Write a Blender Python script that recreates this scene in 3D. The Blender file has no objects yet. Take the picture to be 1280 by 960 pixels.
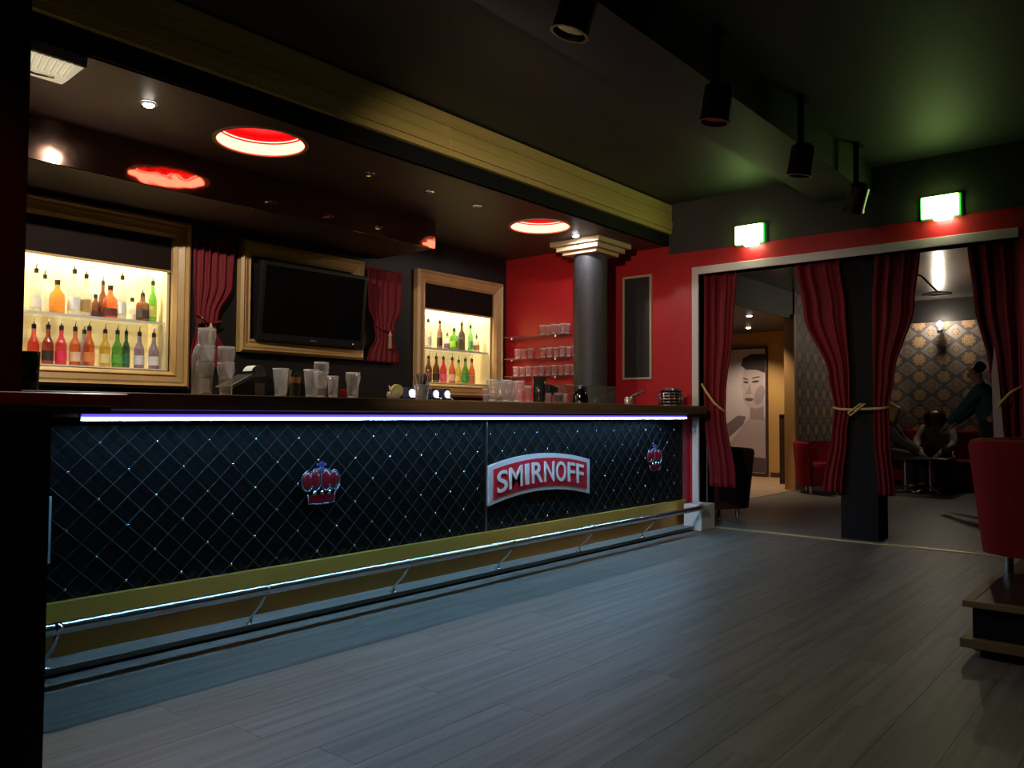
import bpy, math, random
from mathutils import Vector, Matrix
random.seed(7)
SC = bpy.context.scene
COL = SC.collection
PI = math.pi

# ------------------------------------------------------------------ camera
FPX, YAW, PITCH, ROLL, CAMH = 1001.3, math.radians(40.05), math.radians(2.115), math.radians(0.32), 1.07
_f = Vector((math.cos(YAW)*math.cos(PITCH), math.sin(YAW)*math.cos(PITCH), math.sin(PITCH)))
_r0 = Vector((math.sin(YAW), -math.cos(YAW), 0)); _u0 = _r0.cross(_f)
_r = _r0*math.cos(ROLL) + _u0*math.sin(ROLL); _u = -_r0*math.sin(ROLL) + _u0*math.cos(ROLL)
cam = bpy.data.objects.new('camera', bpy.data.cameras.new('camera')); COL.objects.link(cam)
cam.data.sensor_width = 36; cam.data.lens = FPX/1280*36; cam.data.clip_start = .05
M3 = Matrix((_r, _u, -_f)).transposed()
cam.matrix_world = Matrix.Translation((0, 0, CAMH)) @ M3.to_4x4()
SC.camera = cam
def at(x, y, **k):
    """photo pixel -> world point on the plane X=, Y= or Z= the thing stands on"""
    d = _r*((x-640)/FPX) - _u*((y-480)/FPX) + _f
    (a, v), = k.items(); i = 'XYZ'.index(a)
    c = Vector((0, 0, CAMH)); return c + d*((v-c[i])/d[i])

# ------------------------------------------------------------------ world, exposure
w = bpy.data.worlds.new('night'); SC.world = w; w.use_nodes = True
w.node_tree.nodes['Background'].inputs[0].default_value = (.5, .5, .6, 1)
w.node_tree.nodes['Background'].inputs[1].default_value = 0.0
SC.view_settings.view_transform = 'Standard'; SC.view_settings.look = 'None'
SC.view_settings.gamma = 1; SC.view_settings.use_curve_mapping = False
SC.view_settings.exposure = 0.0
SC.cycles.caustics_reflective = False; SC.cycles.caustics_refractive = False
SC.cycles.sample_clamp_indirect = 4; SC.cycles.max_bounces = 8; SC.cycles.transparent_max_bounces = 24

# lamp strengths (used by the lamp builders below)
SPOT_W, CORR_W, SCONCE_W, NICHE_W, EXIT_E, LED_E, COVE_E = 88, 66, 19, 32, 11, 100, 10

# ------------------------------------------------------------------ materials
MATS = {}
def mat(name, col=(.5,.5,.5), rough=.5, metal=0, emit=None, es=1, spec=.5, coat=0, sheen=0, bump=0, bscale=40, var=0, vscale=3, alpha=1):
    if name in MATS: return MATS[name]
    m = bpy.data.materials.new(name); m.use_nodes = True; MATS[name] = m
    nt = m.node_tree; b = nt.nodes['Principled BSDF']; I = b.inputs
    I['Base Color'].default_value = (*col, 1); I['Roughness'].default_value = rough
    I['Metallic'].default_value = metal; I['Specular IOR Level'].default_value = spec
    I['Coat Weight'].default_value = coat; I['Sheen Weight'].default_value = sheen; I['Alpha'].default_value = alpha
    if sheen: I['Sheen Tint'].default_value = (min(1, col[0]*3), col[1]*3, col[2]*3, 1)
    if emit: I['Emission Color'].default_value = (*emit, 1); I['Emission Strength'].default_value = es
    if var or bump:
        tc = nt.nodes.new('ShaderNodeNewGeometry'); n = nt.nodes.new('ShaderNodeTexNoise')
        nt.links.new(tc.outputs['Position'], n.inputs['Vector'])
        n.inputs['Scale'].default_value = vscale; n.inputs['Detail'].default_value = 5
        if var:
            mx = nt.nodes.new('ShaderNodeMix'); mx.data_type = 'RGBA'
            mx.inputs[6].default_value = (*[c*(1-var) for c in col], 1); mx.inputs[7].default_value = (*[min(1, c*(1+var)) for c in col], 1)
            nt.links.new(n.outputs['Fac'], mx.inputs[0]); nt.links.new(mx.outputs[2], I['Base Color'])
        if bump:
            n2 = nt.nodes.new('ShaderNodeTexNoise'); n2.inputs['Scale'].default_value = bscale
            nt.links.new(tc.outputs['Position'], n2.inputs['Vector'])
            bp = nt.nodes.new('ShaderNodeBump'); bp.inputs['Strength'].default_value = bump; bp.inputs['Distance'].default_value = .02
            nt.links.new(n2.outputs['Fac'], bp.inputs['Height']); nt.links.new(bp.outputs[0], I['Normal'])
    return m
def wood(name, c1, c2, sc=(1.2, 22, 22), rough=.5, rnd=0, metal=0):
    m = mat(name, c1, rough, metal); nt = m.node_tree; b = nt.nodes['Principled BSDF']
    g = nt.nodes.new('ShaderNodeNewGeometry'); mp = nt.nodes.new('ShaderNodeMapping'); mp.inputs['Scale'].default_value = sc
    nt.links.new(g.outputs['Position'], mp.inputs['Vector'])
    n = nt.nodes.new('ShaderNodeTexNoise'); n.inputs['Scale'].default_value = 1; n.inputs['Detail'].default_value = 8; n.inputs['Roughness'].default_value = .65
    if rnd:
        oi = nt.nodes.new('ShaderNodeObjectInfo'); ad = nt.nodes.new('ShaderNodeVectorMath'); ad.operation = 'ADD'
        ml = nt.nodes.new('ShaderNodeMath'); ml.operation = 'MULTIPLY'; ml.inputs[1].default_value = 50
        nt.links.new(oi.outputs['Random'], ml.inputs[0]); nt.links.new(mp.outputs[0], ad.inputs[0]); nt.links.new(ml.outputs[0], ad.inputs[1])
        nt.links.new(ad.outputs[0], n.inputs['Vector'])
    else: nt.links.new(mp.outputs[0], n.inputs['Vector'])
    r = nt.nodes.new('ShaderNodeValToRGB'); r.color_ramp.elements[0].position = .3; r.color_ramp.elements[1].position = .7
    r.color_ramp.elements[0].color = (*c2, 1); r.color_ramp.elements[1].color = (*c1, 1)
    nt.links.new(n.outputs['Fac'], r.inputs[0])
    out = r.outputs[0]
    if rnd:
        hs = nt.nodes.new('ShaderNodeHueSaturation'); mr = nt.nodes.new('ShaderNodeMapRange')
        mr.inputs[3].default_value = 1-rnd; mr.inputs[4].default_value = 1+rnd
        nt.links.new(oi.outputs['Random'], mr.inputs[0]); nt.links.new(mr.outputs[0], hs.inputs['Value']); nt.links.new(out, hs.inputs['Color']); out = hs.outputs[0]
    nt.links.new(out, b.inputs['Base Color'])
    bp = nt.nodes.new('ShaderNodeBump'); bp.inputs['Strength'].default_value = .12; bp.inputs['Distance'].default_value = .004
    nt.links.new(n.outputs['Fac'], bp.inputs['Height']); nt.links.new(bp.outputs[0], b.inputs['Normal'])
    return m
def glass(name, tint=(1, 1, 1), body=.11, bcol=(1, .98, .95), gl=.08):
    """thin-walled glass: clear, a Fresnel reflection, a little haze"""
    if name in MATS: return MATS[name]
    m = bpy.data.materials.new(name); m.use_nodes = True; MATS[name] = m; nt = m.node_tree; nt.nodes.clear()
    o = nt.nodes.new('ShaderNodeOutputMaterial'); tr = nt.nodes.new('ShaderNodeBsdfTransparent'); tr.inputs[0].default_value = (*tint, 1)
    gs = nt.nodes.new('ShaderNodeBsdfGlossy'); gs.inputs['Roughness'].default_value = gl
    d1 = nt.nodes.new('ShaderNodeBsdfDiffuse'); d1.inputs[0].default_value = (*bcol, 1); d2 = nt.nodes.new('ShaderNodeBsdfTranslucent'); d2.inputs[0].default_value = (*bcol, 1)
    df = nt.nodes.new('ShaderNodeMixShader'); df.inputs[0].default_value = .5; nt.links.new(d1.outputs[0], df.inputs[1]); nt.links.new(d2.outputs[0], df.inputs[2])
    m1 = nt.nodes.new('ShaderNodeMixShader'); m1.inputs[0].default_value = body
    m2 = nt.nodes.new('ShaderNodeMixShader'); lw = nt.nodes.new('ShaderNodeLayerWeight'); lw.inputs[0].default_value = .5
    pw_ = nt.nodes.new('ShaderNodeMath'); pw_.operation = 'POWER'; pw_.inputs[1].default_value = 4; nt.links.new(lw.outputs['Facing'], pw_.inputs[0])
    fr = nt.nodes.new('ShaderNodeMath'); fr.operation = 'MULTIPLY_ADD'; fr.inputs[1].default_value = .6; fr.inputs[2].default_value = .04; nt.links.new(pw_.outputs[0], fr.inputs[0])
    nt.links.new(tr.outputs[0], m1.inputs[1]); nt.links.new(df.outputs[0], m1.inputs[2])
    nt.links.new(fr.outputs[0], m2.inputs[0]); nt.links.new(m1.outputs[0], m2.inputs[1]); nt.links.new(gs.outputs[0], m2.inputs[2])
    nt.links.new(m2.outputs[0], o.inputs[0]); return m
def emis(name, col, s):
    return mat(name, (.02, .02, .02), .5, emit=col, es=s)

FLOORW = wood('floor_laminate', (.27, .235, .20), (.125, .105, .088), (.9, 24, 1), .45, .09)
LEDGEW = wood('ledge_wood', (.30, .27, .24), (.16, .14, .12), (1.5, 30, 30), .5)
COUNTW = wood('counter_wood', (.20, .125, .06), (.10, .06, .03), (1.2, 25, 25), .32)
REDWOOD = wood('red_stained_wood', (.30, .035, .025), (.18, .02, .015), (1.2, 25, 25), .35)
GOLDW = wood('gold_wood', (.62, .40, .16), (.46, .28, .10), (3, 3, 3), .42)
FASCIA = wood('fascia_pine', (.66, .52, .15), (.50, .38, .10), (.8, 30, 30), .5, .06)
NICHEW = wood('niche_gilt', (.78, .66, .40), (.64, .50, .26), (3, 3, 3), .45)
BLACK = mat('black_paint', (.008, .008, .008), .7, spec=.2)
BLACKW = mat('black_wall', (.008, .007, .0075), .6)
LEATHER = mat('black_leather', (.002, .0021, .0023), .5, spec=.10, bump=.08, bscale=300)
RED = mat('red_wall_paint', (.50, .018, .022), .42, var=.12, vscale=2, bump=.04, bscale=120)
REDSTRIP = mat('red_end_paint', (.5, .03, .05), .4)
CEIL = mat('dark_ceiling', (.042, .042, .036), .6, var=.08, vscale=1.5)
BARCEIL = mat('bar_ceiling', (.075, .055, .045), .5)
SOFFIT = mat('soffit_brown', (.10, .075, .06), .6)
FOIL = mat('lacquered_red', (.62, .36, .28), .05, 1, bump=.22, bscale=4)
WHITE = mat('white_paint', (.74, .71, .66), .45)
BRASS = mat('brass_plate', (.84, .52, .10), .36, .6, var=.12, vscale=2)
GOLDM = mat('gold_strip', (.75, .62, .33), .35, .6)
CHROME = mat('chrome', (.85, .85, .85), .16, 1)
STEEL = mat('steel', (.55, .55, .55), .28, 1)
SILVER = mat('silver_print', (.62, .63, .65), .35, .35)
VELVET = mat('red_velvet', (.17, .004, .010), .75, sheen=.6, bump=.12, bscale=220)
UPHOL = mat('red_upholstery', (.20, .004, .010), .8, spec=.2, sheen=.08, bump=.05, bscale=250)
DARKUPH = mat('dark_upholstery', (.035, .006, .008), .6)
ROPE = mat('gold_rope', (.65, .46, .20), .6, bump=.3, bscale=160)
PLASTIC = mat('black_plastic', (.015, .015, .016), .35)
GREYPL = mat('grey_plastic', (.22, .21, .19), .5)
SCREEN = mat('dark_screen', (.004, .004, .005), .12)
SLATE = mat('chalkboard_slate', (.02, .021, .022), .6, var=.3, vscale=6)
COLUMN = mat('column_paint', (.045, .05, .055), .55, var=.25, vscale=14, bump=.15, bscale=60)
CREAM = mat('cream_capital', (.60, .46, .26), .5)
FROST = mat('prismatic_diffuser', (.8, .78, .68), .25, bump=.3, bscale=60, emit=(1, .85, .55), es=.5)
BLIND = mat('brown_blind', (.012, .006, .005), .8, spec=.15)
PAPER = mat('receipt_paper', (.8, .78, .72), .7)
GLASS = glass('clear_glass'); SHELFG = glass('shelf_glass', (.93, .97, .94), .10)
CASEG = glass('case_glass', (.9, .95, .93), .04)
YELLOWW = mat('ochre_wall', (.62, .36, .11), .6, var=.08, vscale=1.5)
ORANGE = mat('orange_post', (.62, .36, .13), .5)
GREYFL = mat('grey_floor', (.20, .185, .165), .45, var=.15, vscale=4)
WARMFL = wood('warm_floor', (.62, .42, .27), (.46, .30, .18), (1.2, 20, 1), .4)
GLOSSCEIL = mat('gloss_dark_ceiling', (.05, .045, .04), .22, spec=.7)
SKIN = mat('skin', (.45, .26, .18), .5)
LED_M = emis('led_white', (.29, .64, 1.0), LED_E); LED_V = emis('led_violet', (.16, .10, .85), 1.1)

# ------------------------------------------------------------------ builders
ORG = {}
class MB:
    def __init__(s): s.v = []; s.f = []
    def add(s, vs, fs):
        o = len(s.v); s.v += [Vector(p) for p in vs]; s.f += [[o+i for i in f] for f in fs]; return s
    def box(s, x0, x1, y0, y1, z0, z1):
        return s.add([(x0,y0,z0),(x1,y0,z0),(x1,y1,z0),(x0,y1,z0),(x0,y0,z1),(x1,y0,z1),(x1,y1,z1),(x0,y1,z1)],
                     [(0,3,2,1),(4,5,6,7),(0,1,5,4),(1,2,6,5),(2,3,7,6),(3,0,4,7)])
    def prism(s, poly, axis, a, b):
        """poly: list of 2-tuples in the two other axes (x,y order kept); extruded a..b on axis"""
        n = len(poly)
        def mk(p, t): return {'x': (t, p[0], p[1]), 'y': (p[0], t, p[1]), 'z': (p[0], p[1], t)}[axis]
        vs = [mk(p, a) for p in poly] + [mk(p, b) for p in poly]
        return s.add(vs, [list(range(n))[::-1], list(range(n, 2*n))] + [(i, (i+1) % n, n+(i+1) % n, n+i) for i in range(n)])
    def lathe(s, prof, c=(0,0,0), n=16, sx=1, sy=1, cap=True):
        vs = []; fs = []
        for r, z in prof:
            for k in range(n):
                a = 2*PI*k/n; vs.append((c[0]+r*math.cos(a)*sx, c[1]+r*math.sin(a)*sy, c[2]+z))
        for i in range(len(prof)-1):
            for k in range(n):
                j = (k+1) % n; fs.append((i*n+k, i*n+j, (i+1)*n+j, (i+1)*n+k))
        if cap: fs.append(list(range(n))[::-1]); fs.append([(len(prof)-1)*n+k for k in range(n)])
        return s.add(vs, fs)
    def tube(s, pts, r, n=8, closed=False, cap=True):
        pts = [Vector(p) for p in pts]; m = len(pts); rs = r if isinstance(r, (list, tuple)) else [r]*m
        vs = []; fs = []; prev = None
        for i in range(m):
            if closed: t = pts[(i+1) % m]-pts[i-1]
            else: t = pts[min(i+1, m-1)]-pts[max(i-1, 0)]
            t.normalize()
            if prev is None:
                a = Vector((0,0,1)) if abs(t.z) < .9 else Vector((1,0,0)); nrm = t.cross(a).normalized()
            else: nrm = (prev - t*prev.dot(t)).normalized()
            prev = nrm; bn = t.cross(nrm)
            for k in range(n):
                q = 2*PI*k/n; vs.append(pts[i] + nrm*math.cos(q)*rs[i] + bn*math.sin(q)*rs[i])
        for i in range(m if closed else m-1):
            i2 = (i+1) % m
            for k in range(n):
                j = (k+1) % n; fs.append((i*n+k, i*n+j, i2*n+j, i2*n+k))
        if cap and not closed: fs.append(list(range(n))[::-1]); fs.append([(m-1)*n+k for k in range(n)])
        return s.add(vs, fs)
    def cyl(s, p0, p1, r0, r1=None, n=14): return s.tube([p0, p1], [r0, r0 if r1 is None else r1], n)
    def ball(s, c, r, n=10, sz=1, sx=1, sy=1):
        return s.lathe([(max(1e-4, r*math.sin(PI*i/n)), -r*sz*math.cos(PI*i/n)) for i in range(n+1)], c, n+2, sx, sy)
    def grid(s, fn, nu, nv, closed_u=False):
        vs = [fn(i/nu, j/nv) for j in range(nv+1) for i in range(nu+1)]
        return s.add(vs, [(j*(nu+1)+i, j*(nu+1)+i+1, (j+1)*(nu+1)+i+1, (j+1)*(nu+1)+i) for j in range(nv) for i in range(nu)])
    def xf(s, M):
        s.v = [M @ p for p in s.v]; return s
    def mesh(s, name, m, smooth=False, off=Vector()):
        me = bpy.data.meshes.new(name); me.from_pydata([tuple(p-off) for p in s.v], [], s.f); me.update()
        if smooth:
            me.polygons.foreach_set('use_smooth', [True]*len(me.polygons))
        if m: me.materials.append(m)
        return me
    def build(s, name, m, parent=None, smooth=False, bevel=0, local=False, ang=None):
        if parent is not None:
            off = Vector() if local else Vector(ORG.get(parent.name, (0,0,0)))
            o = bpy.data.objects.new(name, s.mesh(name, m, smooth, off)); COL.objects.link(o); o.parent = parent; ORG[o.name] = tuple(ORG.get(parent.name, (0,0,0)))
        else:
            if local: off = Vector()
            else:
                lo = [min(p[i] for p in s.v) for i in range(3)]; hi = [max(p[i] for p in s.v) for i in range(3)]
                off = Vector(((lo[0]+hi[0])/2, (lo[1]+hi[1])/2, lo[2]))
            o = bpy.data.objects.new(name, s.mesh(name, m, smooth, off)); COL.objects.link(o); o.location = off; ORG[o.name] = tuple(off)
        if bevel:
            b = o.modifiers.new('bevel', 'BEVEL'); b.width = bevel; b.segments = 2; b.limit_method = 'ANGLE'
        if smooth and ang:
            me = o.data; me.set_sharp_from_angle(angle=math.radians(ang))
        return o
def tag(o, label=None, cat=None, group=None, kind=None):
    if label: o['label'] = label
    if cat: o['category'] = cat
    if group: o['group'] = group
    if kind: o['kind'] = kind
    return o
def thing(name, label, cat, loc=(0,0,0), rz=0, group=None):
    o = bpy.data.objects.new(name, None); COL.objects.link(o); o.empty_display_size = .1
    o.location = loc; o.rotation_euler = (0, 0, rz); ORG[o.name] = tuple(loc)
    return tag(o, label, cat, group)
def struct(name, mb, m, parent=None, **k):
    o = mb.build(name, m, parent, **k)
    if parent is None: o['kind'] = 'structure'
    return o
def child_copy(me, name, parent, loc=(0,0,0), rot=(0,0,0)):
    o = bpy.data.objects.new(name, me); COL.objects.link(o); o.parent = parent; o.location = loc; o.rotation_euler = rot; return o
def dup(root, loc, rz=0, label=None, group=None, scale=None):
    r = root.copy(); COL.objects.link(r); r.location = loc; r.rotation_euler = (0, 0, rz)
    if label: r['label'] = label
    if group: r['group'] = group
    if scale: r.scale = scale
    for ch in list(root.children):
        c = ch.copy(); COL.objects.link(c); c.parent = r
        for g in list(ch.children):
            d = g.copy(); COL.objects.link(d); d.parent = c
    return r
def light(kind, name, loc, power, col, parent=None, size=.03, aim=None, angle=None, blend=.4):
    l = bpy.data.lights.new(name, kind); l.energy = power; l.color = col
    if kind == 'AREA': l.size = size
    else: l.shadow_soft_size = size
    if kind == 'SPOT': l.spot_size = math.radians(angle or 120); l.spot_blend = blend
    o = bpy.data.objects.new(name, l); COL.objects.link(o)
    off = Vector(ORG.get(parent.name, (0,0,0))) if parent else Vector()
    o.location = Vector(loc)-off
    if parent: o.parent = parent
    if aim: o.rotation_euler = (Vector(aim)-Vector(loc)).to_track_quat('-Z', 'Y').to_euler()
    return o

# ================================================================== STRUCTURE
XW = 7.1                         # face of the wall with the curtained opening
ZC, ZB, YB, YBACK = 3.17, 2.75, 3.93, 5.68
fl = struct('floor', MB().box(-3, XW, -3.5, 6.2, -.2, -.012), BLACK)
# laminate planks, each one its own board
pw, pl_ = .193, 1.285
pm = MB().box(.0007, pl_-.0007, .0007, pw-.0007, -.012, 0).mesh('floor_plank', FLOORW)
y = 3.5-pw; row = 0; nplk = 0
while y > -1.6:
    off = (row*.47) % 1*pl_
    x = -.6-off
    while x < XW-.06:
        x1 = min(x+pl_, XW-.004)
        L = x1-x
        me = pm if abs(L-pl_) < .01 else MB().box(.0007, L-.0007, .0007, pw-.0007, -.012, 0).mesh('floor_plank', FLOORW)
        # only boards within sight of the doorway side / the photographer
        if L > .08 and not (x1 < .4 and y > 2.4): child_copy(me, 'floor_plank', fl, Vector((x, y, 0))-Vector(ORG['floor'])); nplk += 1
        x += pl_
    y -= pw; row += 1
struct('ceiling', MB().box(-3, XW, -3.5, YB, ZC, ZC+.1), CEIL)
struct('trim_1', MB().box(-3, XW, 2.0, 2.43, 2.935, ZC), CEIL)         # boxed beam across the ceiling
struct('wall_rear', MB().box(-3.1, -3, -3.5, 6.2, 0, ZC), BLACKW)
struct('wall_right', MB().box(-3, XW+.1, -3.6, -3.5, 0, ZC), BLACKW)
# wall with the opening
YO0, YO1, ZO = .94, 3.60, 2.43
wd = MB().box(XW, XW+.15, YO1, 4.75, 0, ZC).box(XW, XW+.15, -3.5, YO0, 0, ZC).box(XW, XW+.15, YO0, YO1, ZO, ZC)
wd.box(6.65, XW+.15, 4.75, 6.2, 0, ZC)
ZU = 2.665
wu = struct('wall_doorway', wd, RED)
MB().box(XW-.006, XW-.0005, -3.5, YB-.006, ZU, ZC-.0005).build('upper_panel', mat('dark_upper_wall', (.045, .04, .035), .55), wu)
# white casing around the opening
struct('trim_2', MB().box(XW-.025, XW+.17, YO0, YO1+.065, ZO, ZO+.075), WHITE, bevel=.004)
struct('trim_3', MB().box(XW-.025, XW+.17, YO1, YO1+.065, .0, ZO), WHITE, bevel=.004)
struct('trim_4', MB().box(6.80, XW-.026, 3.43, 3.61, 0, .235), WHITE, bevel=.004)
struct('trim_5', MB().box(XW-.01, XW+.04, -.2, 3.59, 0, .008), GOLDM)
# back wall of the bar, with two niche openings
NL, NR, NZ0, NZ1 = (1.855, 2.853), (5.40, 6.405), 1.365, 2.345
bw = MB()
bw.box(-1, NL[0], YBACK, YBACK+.35, 0, ZC).box(NL[1], NR[0], YBACK, YBACK+.35, 0, ZC).box(NR[1], 6.649, YBACK, YBACK+.35, 0, ZC)
for n in (NL, NR): bw.box(n[0], n[1], YBACK, YBACK+.35, 0, NZ0).box(n[0], n[1], YBACK, YBACK+.35, NZ1, ZC)
struct('wall_back', bw, BLACKW)
struct('wall_left', MB().box(-1.1, -1, 3.2, 6.03, 0, ZC), BLACKW)
# bar ceiling with two round wells
COVES = [(2.76, 4.37), (5.615, 4.40)]; CR = .265
import bmesh
bm = bmesh.new()
def loop(pts):
    vs = [bm.verts.new((p[0], p[1], 0)) for p in pts]
    return [bm.edges.new((vs[i], vs[(i+1) % len(vs)])) for i in range(len(vs))]
ed = loop([(-1, YB), (7.095, YB), (7.095, 4.745), (6.645, 4.745), (6.645, YBACK-.002), (-1, YBACK-.002)])
for c in COVES: ed += loop([(c[0]+CR*math.cos(2*PI*k/48), c[1]+CR*math.sin(2*PI*k/48)) for k in range(48)])
bmesh.ops.triangle_fill(bm, edges=ed, use_beauty=True, use_dissolve=False)
me = bpy.data.meshes.new('bar_ceiling'); bm.to_mesh(me); bm.free(); me.materials.append(BARCEIL)
bc = bpy.data.objects.new('ceiling_bar', me); COL.objects.link(bc); bc.location = (0, 0, ZB); bc['kind'] = 'structure'
struct('ceiling_void', MB().box(-1, 7.1, YB, YBACK, ZC, ZC+.1), BLACK)
# fascia of pine boards over the bar front
fa = struct('trim_6', MB().box(-1, 7.095, YB-.005, YB+.03, ZB, ZC-.001), BLACK)
for i, (z0, z1) in enumerate(((2.862, 2.905), (2.908, 2.985), (2.988, 3.065), (3.068, 3.155))):
    for x0, x1 in ((-1, 3.93), (3.934, 7.09)):
        MB().box(x0, x1, YB-.045-(.006 if i == 1 else 0), YB-.006, z0, z1).build('board', FASCIA, fa, bevel=.003)
# lacquered bulkhead over the back bar
bk = struct('trim_7', MB().box(-1, 4.86, 4.985, YBACK-.002, 2.50, ZB-.002), SOFFIT)
MB().box(-1, 4.86, 4.968, 4.984, 2.498, ZB-.002).build('lacquer_panel', FOIL, bk)

# ------------------------------------------------------------------ bar counter
bar = thing('bar_counter', 'long bar counter with quilted black front and brass kickplate', 'bar counter', (4.1, 3.8, 0))
XB0, XB1 = 1.13, 6.93
MB().box(XB0, XB1+.12, 3.49, 4.14, 1.075, 1.152).build('worktop', COUNTW, bar, bevel=.008)
MB().box(XB0+.02, XB1+.1, 3.53, 4.1, 1.045, 1.074).build('apron', COUNTW, bar)
MB().box(XB0+.1, XB1, 3.69, 4.0, .036, 1.044).build('carcass', BLACK, bar)
MB().box(1.16, XB1, 3.652, 3.689, .1405, .262).build('kick_plate', BRASS, bar)
MB().box(1.16, XB1, 3.654, 3.689, .036, .1345).build('kick_plate_lower', mat('brass_ledge_reflection', (.55, .27, .06), .36, .6, var=.1), bar)  # same brass, coloured browner for the ledge reflected in its lower half
MB().box(1.16, XB1, 3.640, 3.6515, .135, .140).build('kick_plate_fold', BRASS, bar)
MB().box(1.05, XB1+.15, 3.505, 3.69, .012, .035).build('footrest_ledge', LEDGEW, bar)
MB().box(1.05, XB1+.15, 3.52, 3.69, 0, .0115).build('ledge_base', BLACK, bar)
MB().box(XB1+.002, 7.09, 3.70, 4.0, .036, 1.044).build('end_panel', REDSTRIP, bar)
MB().box(4.105, 4.110, 3.672, 3.689, .262, 1.02).build('joint_strip', STEEL, bar)
MB().box(1.315, 1.33, 3.61, 3.65, .44, .715).build('edge_strip', mat('pale_strip', (.5, .6, .65), .4), bar)
# quilted pads
PWd, PHt = .13, .125
def pad_mesh():
    def fn(u, v):
        a = u-.5; b = v-.5; X = (a+b)*PWd*.5*.985*1.0; Z = (b-a)*PHt*.5*.985
        return (X, -.0022*(math.sin(PI*u)*math.sin(PI*v))**.3 - .001, Z)
    return MB().grid(fn, 5, 5)
padm = pad_mesh().mesh('quilted_pad', LEATHER, True)
cells = []
for r_ in range(-1, 14):
    zc = .932+.0625 - r_*.0625
    for k in range(0, 48):
        xc = 1.545 + k*PWd + (0 if r_ % 2 else .065) - .26
        # pad centres sit half-way between lattice crossings
        if 1.19 < xc < XB1-.05 and .27 < zc < 1.0: cells.append((xc, zc))
cells.sort(key=lambda c: c[0])
bo = Vector(ORG['bar_counter'])
for xc, zc in cells[:300]: child_copy(padm, 'quilted_pad', bar, Vector((xc, 3.689, zc))-bo)
rest = MB(); src = pad_mesh()
for xc, zc in cells[300:]: rest.add([p+Vector((xc, 3.689, zc)) for p in src.v], src.f)
ro = rest.build('quilted_pads', LEATHER, bar, True); ro['kind'] = 'stuff'
CORD = mat('stitch_cord', (.012, .014, .016), .35)
def cord_mesh(sg):
    return MB().tube([(-.375*1.04*sg, 0, .375), (.375*1.04*sg, 0, -.375)], .0021, 6, cap=False).mesh('stitch_cord', CORD, True)
cms = [cord_mesh(1), cord_mesh(-1)]
zmid = .632
for sg in (1, -1):
    cm = cms[0 if sg == 1 else 1]
    for k in range(-8, 60):
        # the lattice line through the crossing (1.545 + .13 k, .932)
        xm = 1.545+.13*k+sg*(.932-zmid)*1.04
        lo, hi = xm-.39, xm+.39
        if lo > 1.17 and hi < XB1-.01: child_copy(cm, 'stitch_cord', bar, Vector((xm, 3.6868, zmid))-bo)
        else:
            # cords cut short by the ends of the panel
            ta = [(xm+sg*(zmid-z)*1.04, z) for z in [.257+.0125*i for i in range(61)]]
            ta = [q for q in ta if 1.17 < q[0] < XB1-.01]
            if len(ta) > 2: MB().tube([(ta[0][0], 3.6868, ta[0][1]), (ta[-1][0], 3.6868, ta[-1][1])], .0021, 6, cap=False).build('stitch_cord', CORD, bar, True)
STUD = mat('crystal_stud', (.75, .75, .78), .12, 1)
studm = MB().ball((0, 0, 0), .0075, 6).mesh('stud', STUD, True)
for i, zc in enumerate((.932, .807, .682, .557, .432, .307)):
    for k in range(23):
        xc = (1.545 if i % 2 == 0 else 1.415) + .26*k
        if xc < XB1-.06 and not (4.1 < xc < 5.32 and .43 < zc < .79) and not (2.6 < xc < 2.86 and .55 < zc < .8) and not (6.24 < xc < 6.5 and .55 < zc < .79):
            child_copy(studm, 'stud', bar, Vector((xc, 3.6795, zc))-bo)
# LED strip under the worktop edge
led = thing('led_strip', 'glowing blue-white led strip under the bar worktop edge', 'led light', (4.03, 3.51, 1.03))
MB().box(1.405, 6.66, 3.5015, 3.5185, 1.0318, 1.0322).build('diffuser', LED_M, led)
MB().box(1.405, 6.66, 3.500, 3.519, 1.0324, 1.046).build('profile', emis('led_profile', (.62, .74, 1), 2.6), led)
MB().box(1.405, 6.66, 3.503, 3.519, 1.0462, 1.058).build('glow_edge', LED_V, led)
MB().box(1.40, 6.67, 3.5195, 3.5285, 1.03, 1.06).build('housing', STEEL, led)
# foot rail
rail = thing('foot_rail', 'chrome foot rail on curved brackets along the bar front', 'foot rail', (4, 3.4, .035))
RY, RZ = 3.40, .218
MB().cyl((.95, RY, RZ), (6.70, RY, RZ), .0235, n=20).build('rail_tube', mat('rail_chrome', (.9, .9, .9), .27, 1), rail, True, ang=40)
MB().tube([(6.70, RY, RZ), (6.75, RY+.005, RZ), (6.795, RY+.045, RZ)], .021, 12).build('elbow', CHROME, rail, True, ang=40)
MB().cyl((6.745, RY+.002, RZ), (6.772, RY+.02, RZ), .035).build('flange', STEEL, rail, True, ang=40)
bl = [MB().tube([(0, RY+.0, RZ-.018), (0, RY+.03, RZ-.07), (0, RY+.075, RZ-.11), (0, RY+.115, RZ-.145), (0, RY+.12, .037)], .0085, 8).tube([(-.014, RY, RZ), (.014, RY, RZ)], .0245, 14)]
fm = MB().lathe([(.022, .0355), (.022, .041), (.012, .045)], (0, RY+.12, 0), 12)
bmeshd = bl[0].mesh('bracket', CHROME, True, Vector(ORG['foot_rail'])); fmesh = fm.mesh('bracket_foot', CHROME, True, Vector(ORG['foot_rail']))
for bx in (1.285, 2.21, 3.134, 4.056, 4.98, 5.90):
    o = child_copy(bmeshd, 'bracket', rail, (bx, 0, 0)); child_copy(fmesh, 'bracket_foot', o)
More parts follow.
